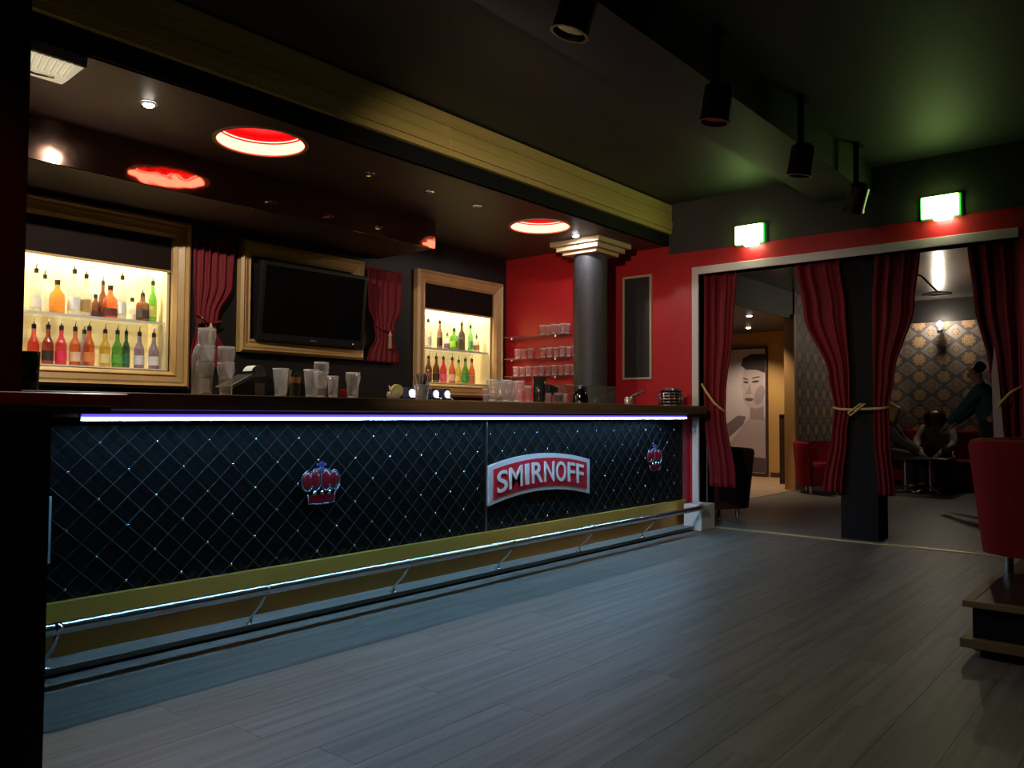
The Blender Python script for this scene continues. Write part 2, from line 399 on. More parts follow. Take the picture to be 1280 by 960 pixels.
# return of the bar at the left
ret = thing('bar_return', 'dark end block of the bar with red-stained top', 'bar counter', (.4, 2.9, 0))
MB().box(-.98, .90, 2.46, 3.48, 0, 1.062).build('block', BLACK, ret)
MB().box(-.98, 1.10, 2.42, 3.485, 1.085, 1.122).build('worktop', REDWOOD, ret, bevel=.006)
MB().box(-.98, 1.06, 2.45, 3.48, 1.0625, 1.0845).build('apron', COUNTW, ret)
struct('wall_pier', MB().box(.1, .945, 2.83, 3.40, 1.123, ZC-.001), mat('pier_paint', (.03, .012, .012), .5))

# sign with arched lettering
SY = 3.66
sign = thing('bar_sign', 'red arched sign with silver border and white SMIRNOFF lettering', 'sign', (4.72, SY, .43))
def arch(u): return .068*(1-(2*u-1)**2)
def archplate(x0, x1, zb, zt, n=24):
    top = [(x0+(x1-x0)*i/n, zt+arch(((x0+(x1-x0)*i/n)-4.12)/1.2)) for i in range(n+1)]
    bot = [(x0+(x1-x0)*i/n, zb+arch(((x0+(x1-x0)*i/n)-4.12)/1.2)) for i in range(n+1)]
    return bot + top[::-1]
def arch_strip(x0, x1, zb, zt, y0, y1, n=24):
    m = MB()
    for i in range(n):
        xa = x0+(x1-x0)*i/n; xb = x0+(x1-x0)*(i+1)/n; za = arch((xa-4.12)/1.2); zc = arch((xb-4.12)/1.2)
        m.add([(xa,y0,zb+za),(xb,y0,zb+zc),(xb,y0,zt+zc),(xa,y0,zt+za),(xa,y1,zb+za),(xb,y1,zb+zc),(xb,y1,zt+zc),(xa,y1,zt+za)],
              [(0,1,2,3),(7,6,5,4),(3,2,6,7),(1,0,4,5)] + ([(0,3,7,4)] if i == 0 else []) + ([(2,1,5,6)] if i == n-1 else []))
    return m
arch_strip(4.115, 5.325, .437, .708, SY, SY+.028).build('silver_border', SILVER, sign)
SIGNRED = mat('sign_red', (.42, .012, .025), .35)
arch_strip(4.160, 5.280, .470, .675, SY-.006, SY-.0005).build('red_field', SIGNRED, sign)
LETT = mat('letter_silver', (.66, .66, .66), .4, .2)
pxs = dict(S=(620.6, 633.3), M=(635.2, 651.7), I=(655, 660), R=(663.6, 677.3), N=(679, 691.6), O=(694, 706), F=(708.6, 717.2), F2=(719.6, 728))
for k, (a, b) in pxs.items():
    ch = k[0]; x0 = at(a, 592, Y=SY).x; x1 = at(b, 592, Y=SY).x
    cu = bpy.data.curves.new('letter', 'FONT'); cu.body = ch; cu.size = 1; cu.offset = .010; cu.resolution_u = 5; cu.extrude = .05
    to = bpy.data.objects.new('tmp_letter', cu); COL.objects.link(to)
    dg = bpy.context.evaluated_depsgraph_get(); me = bpy.data.meshes.new_from_object(to.evaluated_get(dg))
    bpy.data.objects.remove(to)
    xs = [v.co.x for v in me.vertices]; ys = [v.co.y for v in me.vertices]
    ax, bx_, ay, by = min(xs), max(xs), min(ys), max(ys)
    for v in me.vertices:
        X = x0+(v.co.x-ax)/(bx_-ax)*(x1-x0); Zl = .497+(v.co.y-ay)/(by-ay)*.152
        v.co = Vector((X, SY-.0105+(-v.co.z)*.06, Zl+arch((X-4.12)/1.2)))-Vector(ORG['bar_sign'])
    me.materials.clear(); me.materials.append(LETT)
    o = bpy.data.objects.new('letter', me); COL.objects.link(o); o.parent = sign

# crown emblems
CROWNR = mat('emblem_red', (.17, .005, .01), .3, coat=.6); CROWNL = mat('emblem_line', (.30, .32, .42), .25, .8)
def crown(cx, label):
    cz, cy = .68, 3.668
    t = thing('crown_emblem', label, 'emblem', (cx, cy, .565), group='crown emblems on the bar front')
    for dx, dz, rx, rz in ((-.088, .015, .034, .05), (-.034, .02, .03, .056), (.034, .02, .03, .056), (.088, .015, .034, .05)):
        m = MB(); m.ball((0, 0, 0), 1, 8); m.xf(Matrix.Translation((cx+dx, cy, cz+dz)) @ Matrix.Diagonal((rx, .014, rz, 1)))
        lobe = m.build('lobe', CROWNR, t, True)
        MB().tube([(cx+dx+(rx+.005)*math.cos(a), cy-.004, cz+dz+(rz+.005)*math.sin(a)) for a in [PI*2*k/18 for k in range(18)]], .0035, 6, True).build('outline', CROWNL, lobe, True)
    MB().prism([(cx-.075, .577), (cx+.075, .577), (cx+.088, .615), (cx-.088, .615)], 'y', cy-.012, cy+.004).build('base_band', CROWNR, t)
    MB().tube([(cx-.09, cy-.008, .622), (cx-.085, cy-.008, .572), (cx, cy-.008, .565), (cx+.085, cy-.008, .572), (cx+.09, cy-.008, .622), (cx+.125, cy-.008, .67)], .004, 6).build('rim', CROWNL, t, True)
    for dx in (-.05, 0, .05): MB().ball((cx+dx, cy-.012, .630), .013, 8).build('gem', STUD, t, True)
    MB().ball((cx, cy-.004, .757), .017, 8, sy=.5).box(cx-.009, cx+.009, cy-.01, cy, .765, .80).box(cx-.03, cx+.03, cy-.01, cy, .776, .790).build('cross', mat('emblem_blue', (.12, .12, .34), .3, .5), t)
crown(2.725, 'red crown emblem on the quilted bar front, left of the sign')
crown(6.36, 'small crown emblem near the right end of the bar front')

# ------------------------------------------------------------------ ceiling lamps of the bar
for i, c in enumerate(COVES):
    t = thing('ceiling_cove_light', ['large round red-lit recessed ceiling well above the left of the bar', 'round red-lit recessed ceiling well beside the column'][i], 'ceiling light', (c[0], c[1], ZB), group='round cove lights in the bar ceiling')
    MB().lathe([(CR, .001), (CR, .072)], (*c, ZB), 48, cap=False).build('diffuser_band', emis('cove_diffuser', (1, .115, .075), COVE_E), t, True)
    MB().lathe([(CR, .073), (CR+.04, .074), (CR+.04, .13)], (*c, ZB), 48, cap=False).build('well_wall', mat('well_red', (.6, .015, .05), .5), t)
    MB().lathe([(.001, .131), (CR+.04, .131)], (*c, ZB), 48, cap=False).build('well_top', mat('well_red', (.6, .015, .05), .5), t)
    MB().tube([(c[0]+(CR-.006)*math.cos(a), c[1]+(CR-.006)*math.sin(a), ZB+.084) for a in [2*PI*k/40 for k in range(40)]], .004, 6, True).build('led_ring', emis('led_red', (1, .115, .075), COVE_E), t, True)
    MB().lathe([(CR-.002, .0), (CR-.002, -.008), (CR+.022, -.008), (CR+.022, -.0005)], (*c, ZB), 48, cap=False).build('trim_ring', CREAM, t, True, ang=30)
def downlight(x, y, label, lit, power=0, col=(1, .93, .8), aim=None, ang=165):
    t = thing('downlight', label, 'downlight', (x, y, ZB), group='small downlights in the bar ceiling')
    MB().lathe([(.026, -.001), (.026, -.010), (.042, -.008), (.044, -.001)], (x, y, ZB), 20, cap=False).build('ring', CHROME, t, True, ang=30)
    if lit:
        MB().ball((x, y, ZB-.006), .030, 12, sz=.5).build('bulb', emis('bulb_'+str(lit), col, 60), t, True)
        light('SPOT', 'downlight_beam', (x, y, ZB-.028), power, col, t, .012, (x, y, 0), 176, .12)
    else: MB().ball((x, y, ZB-.004), .022, 8, sz=.5).build('bulb', STEEL, t, True)
downlight(2.02, 4.30, 'brightly lit ceiling downlight at the left end of the bar', 1, SPOT_W, (1, .93, .78))
downlight(6.105, 4.357, 'lit ceiling downlight beside the column capital', 2, SPOT_W*.13, (.95, .95, 1))
downlight(3.61, 4.36, 'unlit chrome downlight, leftmost of three in a row', 0)
downlight(4.19, 4.355, 'unlit chrome downlight, middle of three in a row', 0)
downlight(4.73, 4.355, 'unlit chrome downlight, nearest the right cove light', 0)
# emergency luminaire
e = thing('emergency_light', 'prismatic emergency light on the bar ceiling beside the pier', 'ceiling light', (1.25, 4.05, 2.62))
MB().box(1.06, 1.56, 3.94, 4.04, 2.69, ZB-.002).build('housing', GREYPL, e, bevel=.008)
MB().prism([(1.07, 2.6895), (1.09, 2.61), (1.48, 2.61), (1.545, 2.6895)], 'y', 3.95, 4.03).build('diffuser', FROST, e)
MB().tube([(1.26, 3.96, 2.605), (1.34, 3.955, 2.595), (1.42, 3.96, 2.605)], .006).build('clip', CHROME, e, True)
for k in range(14): MB().cyl((1.10+.027*k, 3.947, 2.615), (1.09+.031*k, 3.947, 2.688), .006, n=6).build('prism_rib', FROST, e, True)

# ------------------------------------------------------------------ column
colo = thing('round_column', 'dark grey round column with cream stepped capital behind the bar', 'column', (6.5, 4.46, 0))
MB().lathe([(.165, 0), (.165, 2.62)], (6.5, 4.46, 0), 40).build('shaft', COLUMN, colo, True, ang=40)
cp = MB()
for z0, z1, h in ((2.62, 2.655, .20), (2.655, 2.70, .245), (2.70, 2.7485, .29)): cp.box(6.5-h, 6.5+h, 4.46-h, 4.46+h, z0, z1)
cp.build('capital', CREAM, colo, bevel=.006)

# ------------------------------------------------------------------ back bar niches
def moulding(x0, x1, z0, z1, fw, y, par, matl):
    """four mitred rails with a stepped profile; fw = face width"""
    prof = [(0, 0), (0, .055), (.18, .075), (.32, .055), (.42, .06), (.72, .04), (.80, .052), (1, .03), (1, 0)]
    def ring(t): d = t*fw; return (x0+d, x1-d, z0+d, z1-d)
    sides = [lambda a: ((a[0], a[2]), (a[1], a[2])), lambda a: ((a[1], a[2]), (a[1], a[3])), lambda a: ((a[1], a[3]), (a[0], a[3])), lambda a: ((a[0], a[3]), (a[0], a[2]))]
    for s in sides:
        m = MB(); A = []; Bp = []
        for t, d in prof:
            p, q = s(ring(t)); A.append((p[0], y-d, p[1])); Bp.append((q[0], y-d, q[1]))
        n = len(prof); m.add(A+Bp, [(i, i+1, n+i+1, n+i) for i in range(n-1)])
        m.build('frame_rail', matl, par)
def niche(x0, x1, fx0, fx1, label, side):
    t = thing('display_niche', label, 'display niche', ((x0+x1)/2, YBACK, 1.235), group='lit bottle niches in the back wall')
    moulding(fx0, fx1, 1.235, 2.465, .125, YBACK-.001, t, GOLDW)
    D = .30; m = MB(); e_ = .002
    rec = MB().box(x0+e_, x1-e_, YBACK+D-.02, YBACK+D, NZ0+e_, NZ1-e_).box(x0+e_, x0+.02, YBACK, YBACK+D-.021, NZ0+e_, NZ1-e_).box(x1-.02, x1-e_, YBACK, YBACK+D-.021, NZ0+e_, NZ1-e_)
    rec.box(x0+.021, x1-.021, YBACK, YBACK+D-.021, NZ1-.02, NZ1-e_).build('lining', NICHEW, t)
    MB().box(x0+.021, x1-.021, YBACK-.01, YBACK+D-.021, NZ0+e_, NZ0+.012).build('base_board', WHITE, t)
    MB().box(x0+.021, x1-.021, YBACK+.03, YBACK+D-.021, 1.705, 1.72).build('shelf', SHELFG, t)
    MB().box(x0+.021, x1-.021, YBACK+.022, YBACK+.0295, 1.703, 1.7195).build('shelf_edge_glow', WHITE, t)  # white strip painted in for the glow along the glass edge
    MB().box(x0+.005, x1-.005, YBACK-.02, YBACK-.008, 2.10, NZ1+.005).build('blind', BLIND, t)
    MB().box(x0+.005, x1-.005, YBACK-.024, YBACK-.004, 2.085, 2.0995).build('blind_bar', GOLDW, t)
    for i in range(3):
        lx = x0+.16+(x1-x0-.32)*i/2
        MB().lathe([(.03, 0), (.03, -.012)], (lx, YBACK+.16, NZ1-.021), 14).build('lamp', emis('niche_lamp', (1, .86, .55), 30), t)
        light('SPOT', 'niche_beam', (lx, YBACK+.16, NZ1-.04), NICHE_W, (1, .87, .62), t, .02, (lx, YBACK+.22, 0), 130, .6)
    return t
niche(*NL, 1.73, 2.985, 'gold-framed lit bottle niche at the left of the back wall', 0)
niche(*NR, 5.275, 6.535, 'gold-framed lit bottle niche beside the red wall', 1)

# bottles
CAPB = mat('black_cap', (.012, .012, .014), .4); POUR = mat('pourer_metal', (.7, .7, .7), .2, 1)
def liquid(c, body=.35): 
    return glass('liquid_%d_%d_%d' % tuple(int(v*99) for v in c), tuple(min(1, .35+.65*v) for v in c), body, c)
def lab(c): return mat('bottle_label_%d_%d_%d' % tuple(int(v*99) for v in c), c, .6)
PROF = {
 'syrup': ([(.030, 0), (.034, .004), (.035, .13), (.030, .155), (.017, .185), (.0135, .20), (.0135, .255)], .255, .0145, 4),
 'tall':  ([(.032, 0), (.036, .004), (.036, .165), (.030, .19), (.015, .215), (.0135, .235), (.0135, .285)], .285, .0145, 4),
 'slim':  ([(.026, 0), (.030, .004), (.030, .17), (.025, .195), (.0135, .225), (.0125, .30)], .30, .014, 4),
 'short': ([(.036, 0), (.042, .004), (.044, .09), (.040, .125), (.020, .15), (.014, .165), (.014, .20)], .20, .016, 4),
 'square': ([(.038, 0), (.040, .004), (.040, .14), (.036, .158), (.018, .172), (.015, .19), (.015, .235)], .235, .016, 1),
}
def bottle(x, y, z, kind, c, lc, label, group, cap=CAPB, pour=True, s=1.0, rz=0):
    prof, H, cr, _ = PROF[kind]; n = 4 if kind == 'square' else 16
    t = thing('bottle', label, 'bottle', (x, y, z), rz, group)
    sm = kind != 'square'
    MB().lathe([(r*s*(1.25 if n == 4 else 1), h*s) for r, h in prof], (0, 0, 0), n).xf(Matrix.Rotation(PI/4 if n == 4 else 0, 4, 'Z')).build('glass_body', liquid(c), t, sm, local=True)
    rb = prof[2][0]*s*(1.25 if n == 4 else 1)+.0012; hb = prof[2][1]*s
    if lc: MB().lathe([(rb, hb*.22), (rb, hb*.72)], (0, 0, 0), n, cap=False).xf(Matrix.Rotation(PI/4 if n == 4 else 0, 4, 'Z')).build('paper_label', lab(lc), t, sm, local=True)
    MB().lathe([(cr*s, H*s-.018), (cr*s, H*s+.012*s)], (0, 0, 0), 12).build('cap', cap, t, True, local=True, ang=40)
    if pour: MB().tube([(0, 0, H*s+.012*s), (0, 0, H*s+.03), (.004, -.004, H*s+.052)], [.006, .005, .003], 8).build('pourer', POUR, t, True, local=True)
    return t
W_, AM, RD, OR, GR, DG, YE, BR, PK, LI, CL = (.85,.85,.82), (.75,.38,.05), (.75,.04,.03), (.8,.22,.05), (.15,.55,.06), (.02,.16,.08), (.8,.62,.12), (.22,.06,.02), (.85,.05,.12), (.45,.38,.6), (.8,.8,.76)
ordn = ['first', 'second', 'third', 'fourth', 'fifth', 'sixth', 'seventh', 'eighth', 'ninth', 'tenth', 'eleventh', 'twelfth']
def row(lst, Z, side, shelf, yb, gname):
    for i, (px, kind, c, lc, cn, s, dy) in enumerate(lst):
        yy = YBACK+.13+dy; x = at(px, yb, Y=yy).x
        bottle(x, yy, Z+.0005, kind, c, lc, '%s, %s from left on %s shelf of %s niche' % (cn, ordn[i], shelf, side), gname, s=s, pour=kind != 'short', rz=(.35 if kind == 'square' else 0))
row([(44,'tall',CL,W_,'clear spirit bottle',1,.03), (55,'tall',CL,None,'clear bottle',.92,.09), (71,'short',AM,None,'amber bottle',1.1,0), (92,'tall',CL,W_,'tall clear bottle',1.08,0),
     (107,'tall',CL,(.5,.3,.1),'clear bottle with printed label',1,0), (119,'short',BR,(.1,.04,.03),'dark brown squat bottle',.8,.03), (128,'slim',BR,None,'slim brown bottle',.88,.06), (137.5,'short',OR,(.12,.03,.03),'orange-brown squat bottle',1.12,-.01),
     (152,'slim',CL,W_,'slim clear bottle with white label',1,-.05), (165,'short',CL,(.8,.72,.5),'pale squat bottle',.82,.03), (178,'square',BR,(.05,.04,.04),'square bottle with black label',.86,-.02), (190.5,'slim',GR,(.6,.62,.12),'tall green bottle',.98,-.03)],
    1.72, 'left', 'upper', 392, 'bottles on the upper shelf of the left niche')
row([(41,'syrup',RD,(.5,.06,.04),'red bottle with black cap',1,.02), (59,'syrup',(.5,.05,.03),(.03,.02,.02),'red bottle with black label',1,-.02), (75.5,'syrup',PK,(.85,.03,.1),'bright pink-red bottle',1,-.02), (93,'syrup',OR,(.85,.6,.4),'peach-coloured bottle',1,-.02),
     (104.5,'syrup',LI,None,'violet bottle behind an orange one',.98,.07), (110.5,'syrup',OR,(.8,.25,.08),'orange bottle',1.04,-.03), (130.5,'syrup',YE,(.8,.7,.3),'yellow bottle',1,-.02), (146,'syrup',GR,(.12,.4,.05),'bright green bottle',1,-.03),
     (157,'slim',DG,(.03,.2,.12),'dark green bottle',.86,-.01), (173.5,'syrup',LI,(.75,.72,.8),'lilac-labelled bottle',1,-.03), (191.5,'syrup',LI,(.8,.76,.85),'lilac-labelled bottle',1,-.03)],
    1.3775, 'left', 'lower', 460, 'bottles on the lower shelf of the left niche')
row([(535,'tall',CL,W_,'clear spirit bottle',1,.03), (549.5,'slim',(.35,.2,.12),(.05,.03,.03),'dark-labelled bottle',.93,-.02), (559,'square',CL,(.12,.05,.16),'bottle with purple label',.72,.06), (567.5,'square',GR,(.3,.6,.05),'bottle with bright green label',.92,-.03),
     (577,'tall',(.03,.03,.04),None,'black bottle',1,-.02), (588,'slim',(.25,.7,.3),(.2,.5,.2),'light green bottle',.9,-.02), (595.5,'square',CL,(.5,.22,.06),'clear bottle with brown label',.72,-.05)],
    1.72, 'right', 'upper', 437, 'bottles on the upper shelf of the right niche')
row([(535.5,'syrup',BR,(.3,.1,.05),'brown bottle',1,.02), (545,'syrup',BR,(.04,.02,.02),'dark red bottle',1,-.02), (554,'syrup',PK,(.85,.1,.2),'pink bottle',1,-.02), (565,'syrup',OR,(.85,.6,.4),'pale orange bottle',1,-.02),
     (573,'syrup',YE,(.7,.5,.15),'yellow bottle',.94,.02), (581.5,'syrup',GR,(.05,.35,.08),'green bottle',1,-.02), (589.5,'syrup',OR,(.6,.3,.1),'amber bottle',1,-.02)],
    1.3775, 'right', 'lower', 480, 'bottles on the lower shelf of the right niche')

# television in its gold frame
tv = thing('television', 'black flat television hung inside a gold frame on the back wall', 'television', (4.02, 5.58, 1.62))
Mt = Matrix.Translation((4.045, 5.545, 1.955)) @ Matrix.Rotation(math.radians(-2), 4, 'Z') @ Matrix.Rotation(math.radians(6), 4, 'X')
MB().box(-.52, .52, 0, .06, -.32, .315).xf(Mt).build('casing', PLASTIC, tv, bevel=.01)
MB().box(-.48, .48, -.003, -.0005, -.255, .285).xf(Mt).build('screen', SCREEN, tv)
MB().box(-.03, .03, -.003, -.0005, -.293, -.283).xf(Mt).build('badge', GREYPL, tv)
MB().box(.40, .41, -.004, -.0005, -.293, -.283).xf(Mt).build('power_light', emis('standby', (1, .5, .2), .6), tv)
MB().box(-.15, .15, .06, .09, -.12, .12).xf(Mt).build('wall_bracket', PLASTIC, tv)
pf = thing('picture_frame', 'wide gold moulded frame around the television', 'frame', (4.01, YBACK-.03, 1.54))
moulding(3.395, 4.622, 1.54, 2.425, .11, YBACK-.001, pf, GOLDW)

# ------------------------------------------------------------------ small curtains with tassels on the back wall
def drape(name, label, path, xdir, npl, amp, m, group, tie=None, tie_mat=ROPE, parent_base=None, nv=44, nu=72, tassel=False):
    """path: list of (z, a, b): edges of the cloth at height z; xdir: 'x' cloth runs along X (wall at Y) or 'y'"""
    zs = [p[0] for p in path]
    def lerp(z):
        for i in range(len(path)-1):
            if path[i][0] >= z >= path[i+1][0]:
                t = (path[i][0]-z)/(path[i][0]-path[i+1][0]); t = t*t*(3-2*t)
                return path[i][1]*(1-t)+path[i+1][1]*t, path[i][2]*(1-t)+path[i+1][2]*t
        return path[-1][1], path[-1][2]
    W0 = abs(path[0][2]-path[0][1])
    def fn(u, v):
        z = zs[0]+(zs[-1]-zs[0])*v; a, b = lerp(z); wd_ = abs(b-a)
        A = amp*(.55+.75*min(1.5, wd_/W0))*(.75+.25*math.sin(3*v+7*u))
        ph = 2*PI*npl*u+.7*math.sin(2.2*v+5*u)
        d = A*math.sin(ph)+A*.35*math.sin(2.3*ph+1)
        s_ = a+(b-a)*(u+.25/npl*math.sin(ph*1.0+.9)/PI)
        return (s_, parent_base-d, z) if xdir == 'x' else (parent_base-d, s_, z)
    cl = MB().grid(fn, nu, nv)
    c0 = (path[0][1]+path[0][2])/2
    loc = (c0, parent_base, zs[-1]) if xdir == 'x' else (parent_base, c0, zs[-1])
    t = thing(name, label, 'curtain', loc, 0, group)
    o = cl.build('cloth', m, t, True)
    sd = o.modifiers.new('thick', 'SOLIDIFY'); sd.thickness = .004
    return t
g_ = 'small red curtains on the back wall'
t = drape('wall_curtain', 'small red velvet curtain between the left niche and the television', [(2.36, 3.00, 3.36), (2.05, 3.00, 3.345), (1.80, 3.02, 3.22), (1.70, 3.03, 3.20), (1.5, 2.99, 3.29), (1.40, 2.99, 3.30)], 'x', 6, .016, VELVET, g_, parent_base=YBACK-.045)
MB().tube([(3.03, 5.61, 1.80), (3.1, 5.60, 1.75), (3.17, 5.60, 1.74), (3.23, 5.62, 1.76)], .008).build('tie', VELVET, t, True)
MB().lathe([(.004, .1), (.014, .07), (.02, .06), (.012, .05), (.022, -.06)], (3.13, 5.585, 1.64), 10).build('tassel', ROPE, t, True)
t = drape('wall_curtain', 'small red velvet curtain with tassel right of the television', [(2.385, 4.645, 5.10), (2.05, 4.66, 5.08), (1.86, 4.74, 4.99), (1.76, 4.76, 4.985), (1.6, 4.67, 5.04), (1.535, 4.65, 5.04)], 'x', 6, .016, VELVET, g_, parent_base=YBACK-.045)
MB().tube([(4.74, 5.615, 1.87), (4.82, 5.60, 1.83), (4.90, 5.60, 1.82), (5.0, 5.62, 1.85)], .008).build('tie', VELVET, t, True)
MB().lathe([(.004, .1), (.014, .07), (.02, .06), (.012, .05), (.022, -.06)], (4.90, 5.585, 1.72), 10).build('tassel', ROPE, t, True)

# ------------------------------------------------------------------ wall with glass shelves and chalkboard
cb = thing('chalkboard', 'tall narrow blank chalkboard in thin wooden frame on red wall', 'chalkboard', (XW, 4.29, 1.42))
Y0, Y1, Z0, Z1 = 4.115, 4.455, 1.425, 2.49
MB().box(XW-.014, XW-.001, Y0+.02, Y1-.02, Z0+.02, Z1-.02).build('slate', SLATE, cb)
for a in ((Y0, Y0+.021, Z0, Z1), (Y1-.021, Y1, Z0, Z1), (Y0+.0215, Y1-.0215, Z0, Z0+.021), (Y0+.0215, Y1-.0215, Z1-.021, Z1)):
    MB().box(XW-.024, XW-.001, *a).build('frame_rail', mat('pale_wood', (.55, .42, .28), .5), cb)
gl_prof = [(.026, 0), (.028, .003), (.030, .095), (.0285, .095), (.0255, .012), (.001, .010)]
def tumbler_mesh(r0, r1, h, n=18, bulge=0):
    p = [(r0-.002, 0), (r0, .003)]
    if bulge: p += [(r0*.99+(r1-r0)*.5, h*.55), (r1+bulge, h*.78), (r1, h)]
    else: p += [(r1, h)]
    q = [(r-.0022, z) for r, z in p[1:][::-1]]; q[-1] = (q[-1][0], .012)
    return MB().lathe(p+q+[(.0005, .012)], (0, 0, 0), n, cap=False)
GEDGE = glass('glass_edge_glint', (1, 1, 1), .75, (1, .99, .97), .15)  # whiter haze on rims and bases, painted in for the edge highlights
def edged(me, h):
    me.materials.append(GEDGE)
    for p in me.polygons:
        z = p.center.z
        if z > h-.012 or z < .016: p.material_index = 1
    return me
def rimmed(mb, h, r1):
    mb.lathe([(r1+.0008, h-.007), (r1+.0012, h), (r1-.003, h), (r1-.003, h-.007)], (0, 0, 0), 18, cap=False); mb.lathe([(r1*.7, .001), (r1*.7, .0145)], (0, 0, 0), 18); return mb
shelf_g = 'glass shelves on the red wall'; XS = 6.65
tm = edged(rimmed(tumbler_mesh(.027, .033, .10), 0.1, 0.033).mesh('wall_tumbler', glass('wall_glass', (1, 1, 1), .10, (1, .98, .97)), True), 0.1)
def put(me, name, loc, label, cat, group, rz=0, sc=1):
    o = bpy.data.objects.new(name, me); COL.objects.link(o); o.location = loc; o.rotation_euler = (0, 0, rz); o.scale = (sc,)*3
    return tag(o, label, cat, group)
for nm, z, pxl in (('top', 1.885, [678, 685, 692, 699, 704, 709]), ('middle', 1.651, [647, 655, 663, 679, 687, 695, 703, 711, 719]), ('bottom', 1.465, [645, 653, 661, 669, 677, 685, 693, 701, 709, 717])):
    t = thing('glass_shelf', '%s glass shelf of drinking glasses on the red wall' % nm, 'shelf', (XS-.09, 5.13, z-.008), 0, shelf_g)
    MB().box(XS-.17, XS-.002, 4.77, 5.56, z-.008, z).build('pane', SHELFG, t)
    for yy in (4.9, 5.48): 
        MB().box(XS-.14, XS-.002, yy-.008, yy+.008, z-.030, z-.0085).build('bracket', CHROME, t)
    for i, p in enumerate(pxl):
        xx = XS-.10+(.03 if i % 2 else -.02); P_ = at(p, 440, X=xx)
        put(tm, 'drinking_glass', (xx, P_.y, z+.0005), 'drinking glass, %s from the left on the %s shelf of the red wall' % (ordn[i], nm), 'glass', 'glasses on the wall shelves')

# ------------------------------------------------------------------ things on the bar counter
ZT = 1.1525
pint = edged(rimmed(tumbler_mesh(.030, .043, .155, 20), 0.155, 0.043).mesh('pint_glass', GLASS, True), 0.155)
nonic = edged(rimmed(tumbler_mesh(.031, .041, .152, 20, .004), 0.152, 0.041).mesh('nonic_glass', GLASS, True), 0.152)
tumb = edged(rimmed(tumbler_mesh(.031, .042, .168, 20, .002), 0.168, 0.042).mesh('stacked_glass', GLASS, True), 0.168)
small = edged(rimmed(tumbler_mesh(.026, .032, .125, 18), 0.125, 0.032).mesh('small_glass', GLASS, True), 0.125)
cg = 'glasses on the bar counter'
def onbar(px, Y): return at(px, 496, Y=Y).x
x = onbar(256, 3.72)
for i, nm in enumerate(('bottom', 'middle', 'top')): put(tumb, 'drinking_glass', (x+.003*i, 3.72, ZT+.082*i), '%s glass in the leftmost stack of three on the bar' % nm, 'glass', cg)
x = onbar(282, 3.72)
for i, nm in enumerate(('bottom', 'top')): put(tumb, 'drinking_glass', (x, 3.72, ZT+.08*i), '%s glass in the stack of two beside the receipt printer' % nm, 'glass', cg)
put(pint, 'pint_glass', (onbar(350.5, 3.75), 3.75, ZT), 'tall empty pint glass right of the receipt printer', 'glass', cg)
put(pint, 'pint_glass', (onbar(389, 3.70), 3.70, ZT), 'empty pint glass just right of the copper canister', 'glass', cg)
x = onbar(401, 3.84)
put(pint, 'pint_glass', (x, 3.84, ZT), 'lower glass of the tallest pair in the middle group', 'glass', cg)
put(nonic, 'pint_glass', (x+.002, 3.84, ZT+.058), 'upper glass of the tallest pair in the middle group', 'glass', cg)
put(small, 'drinking_glass', (onbar(416, 3.70), 3.70, ZT), 'small tumbler between the stacked pints and the red candle holder', 'glass', cg)
put(nonic, 'pint_glass', (onbar(441, 3.72), 3.72, ZT), 'bulged pint glass standing alone right of the red candle holder', 'glass', cg)
o = tumbler_mesh(.022, .024, .055).build('candle_holder', glass('red_glass', (.8, .06, .08), .45, (.55, .01, .03)), None, True, local=True); o.location = (onbar(429, 3.80), 3.80, ZT)
tag(o, 'small red glass candle holder among the pint glasses', 'candle holder')
bottle(onbar(250.5, 3.95), 3.95, ZT, 'tall', CL, None, 'clear bottle with pourer behind the leftmost glass stack', 'bottles on the bar', s=1.28)
# dark vase at the left
o = MB().lathe([(.03, 0), (.034, .005), (.04, .16), (.037, .16), (.031, .01), (.001, .01)], (0, 0, 0), 18, cap=False).build('glass_vase', glass('dark_green_glass', (.1, .2, .12), .5, (.012, .035, .02)), None, True, local=True); o.location = (1.235, 3.62, ZT)
tag(o, 'dark green glass vase at the far left in front of the niche', 'vase')
# receipt printer / terminal
x = onbar(312, 3.95)
t = thing('receipt_printer', 'grey receipt printer with curling white paper beside the glasses', 'receipt printer', (x, 3.93, ZT))
MB().prism([(x-.17, ZT), (x+.10, ZT), (x+.10, ZT+.105), (x+.04, ZT+.13), (x-.04, ZT+.125), (x-.17, ZT+.055)], 'y', 3.86, 4.02).build('body', PLASTIC, t, bevel=.006)
MB().add([(x-.172, 3.855, ZT+.055), (x-.04, 3.855, ZT+.125), (x+.04, 3.855, ZT+.132), (x+.04, 3.855, ZT+.115), (x-.04, 3.855, ZT+.105), (x-.172, 3.855, ZT+.035)], [(0,1,2,3,4,5)]).build('grey_band', GREYPL, t)
MB().grid(lambda u, v: (x+.0+.042*math.cos(PI*(.95-1.1*v)), 3.865+.09*u, ZT+.135+.038*math.sin(PI*(.95-1.1*v))-(.03*max(0, v-.8)*5)), 3, 12).build('paper_strip', PAPER, t, True)
MB().box(x-.03, x+.03, 3.852, 3.8595, ZT+.01, ZT+.075).build('keypad', GREYPL, t)
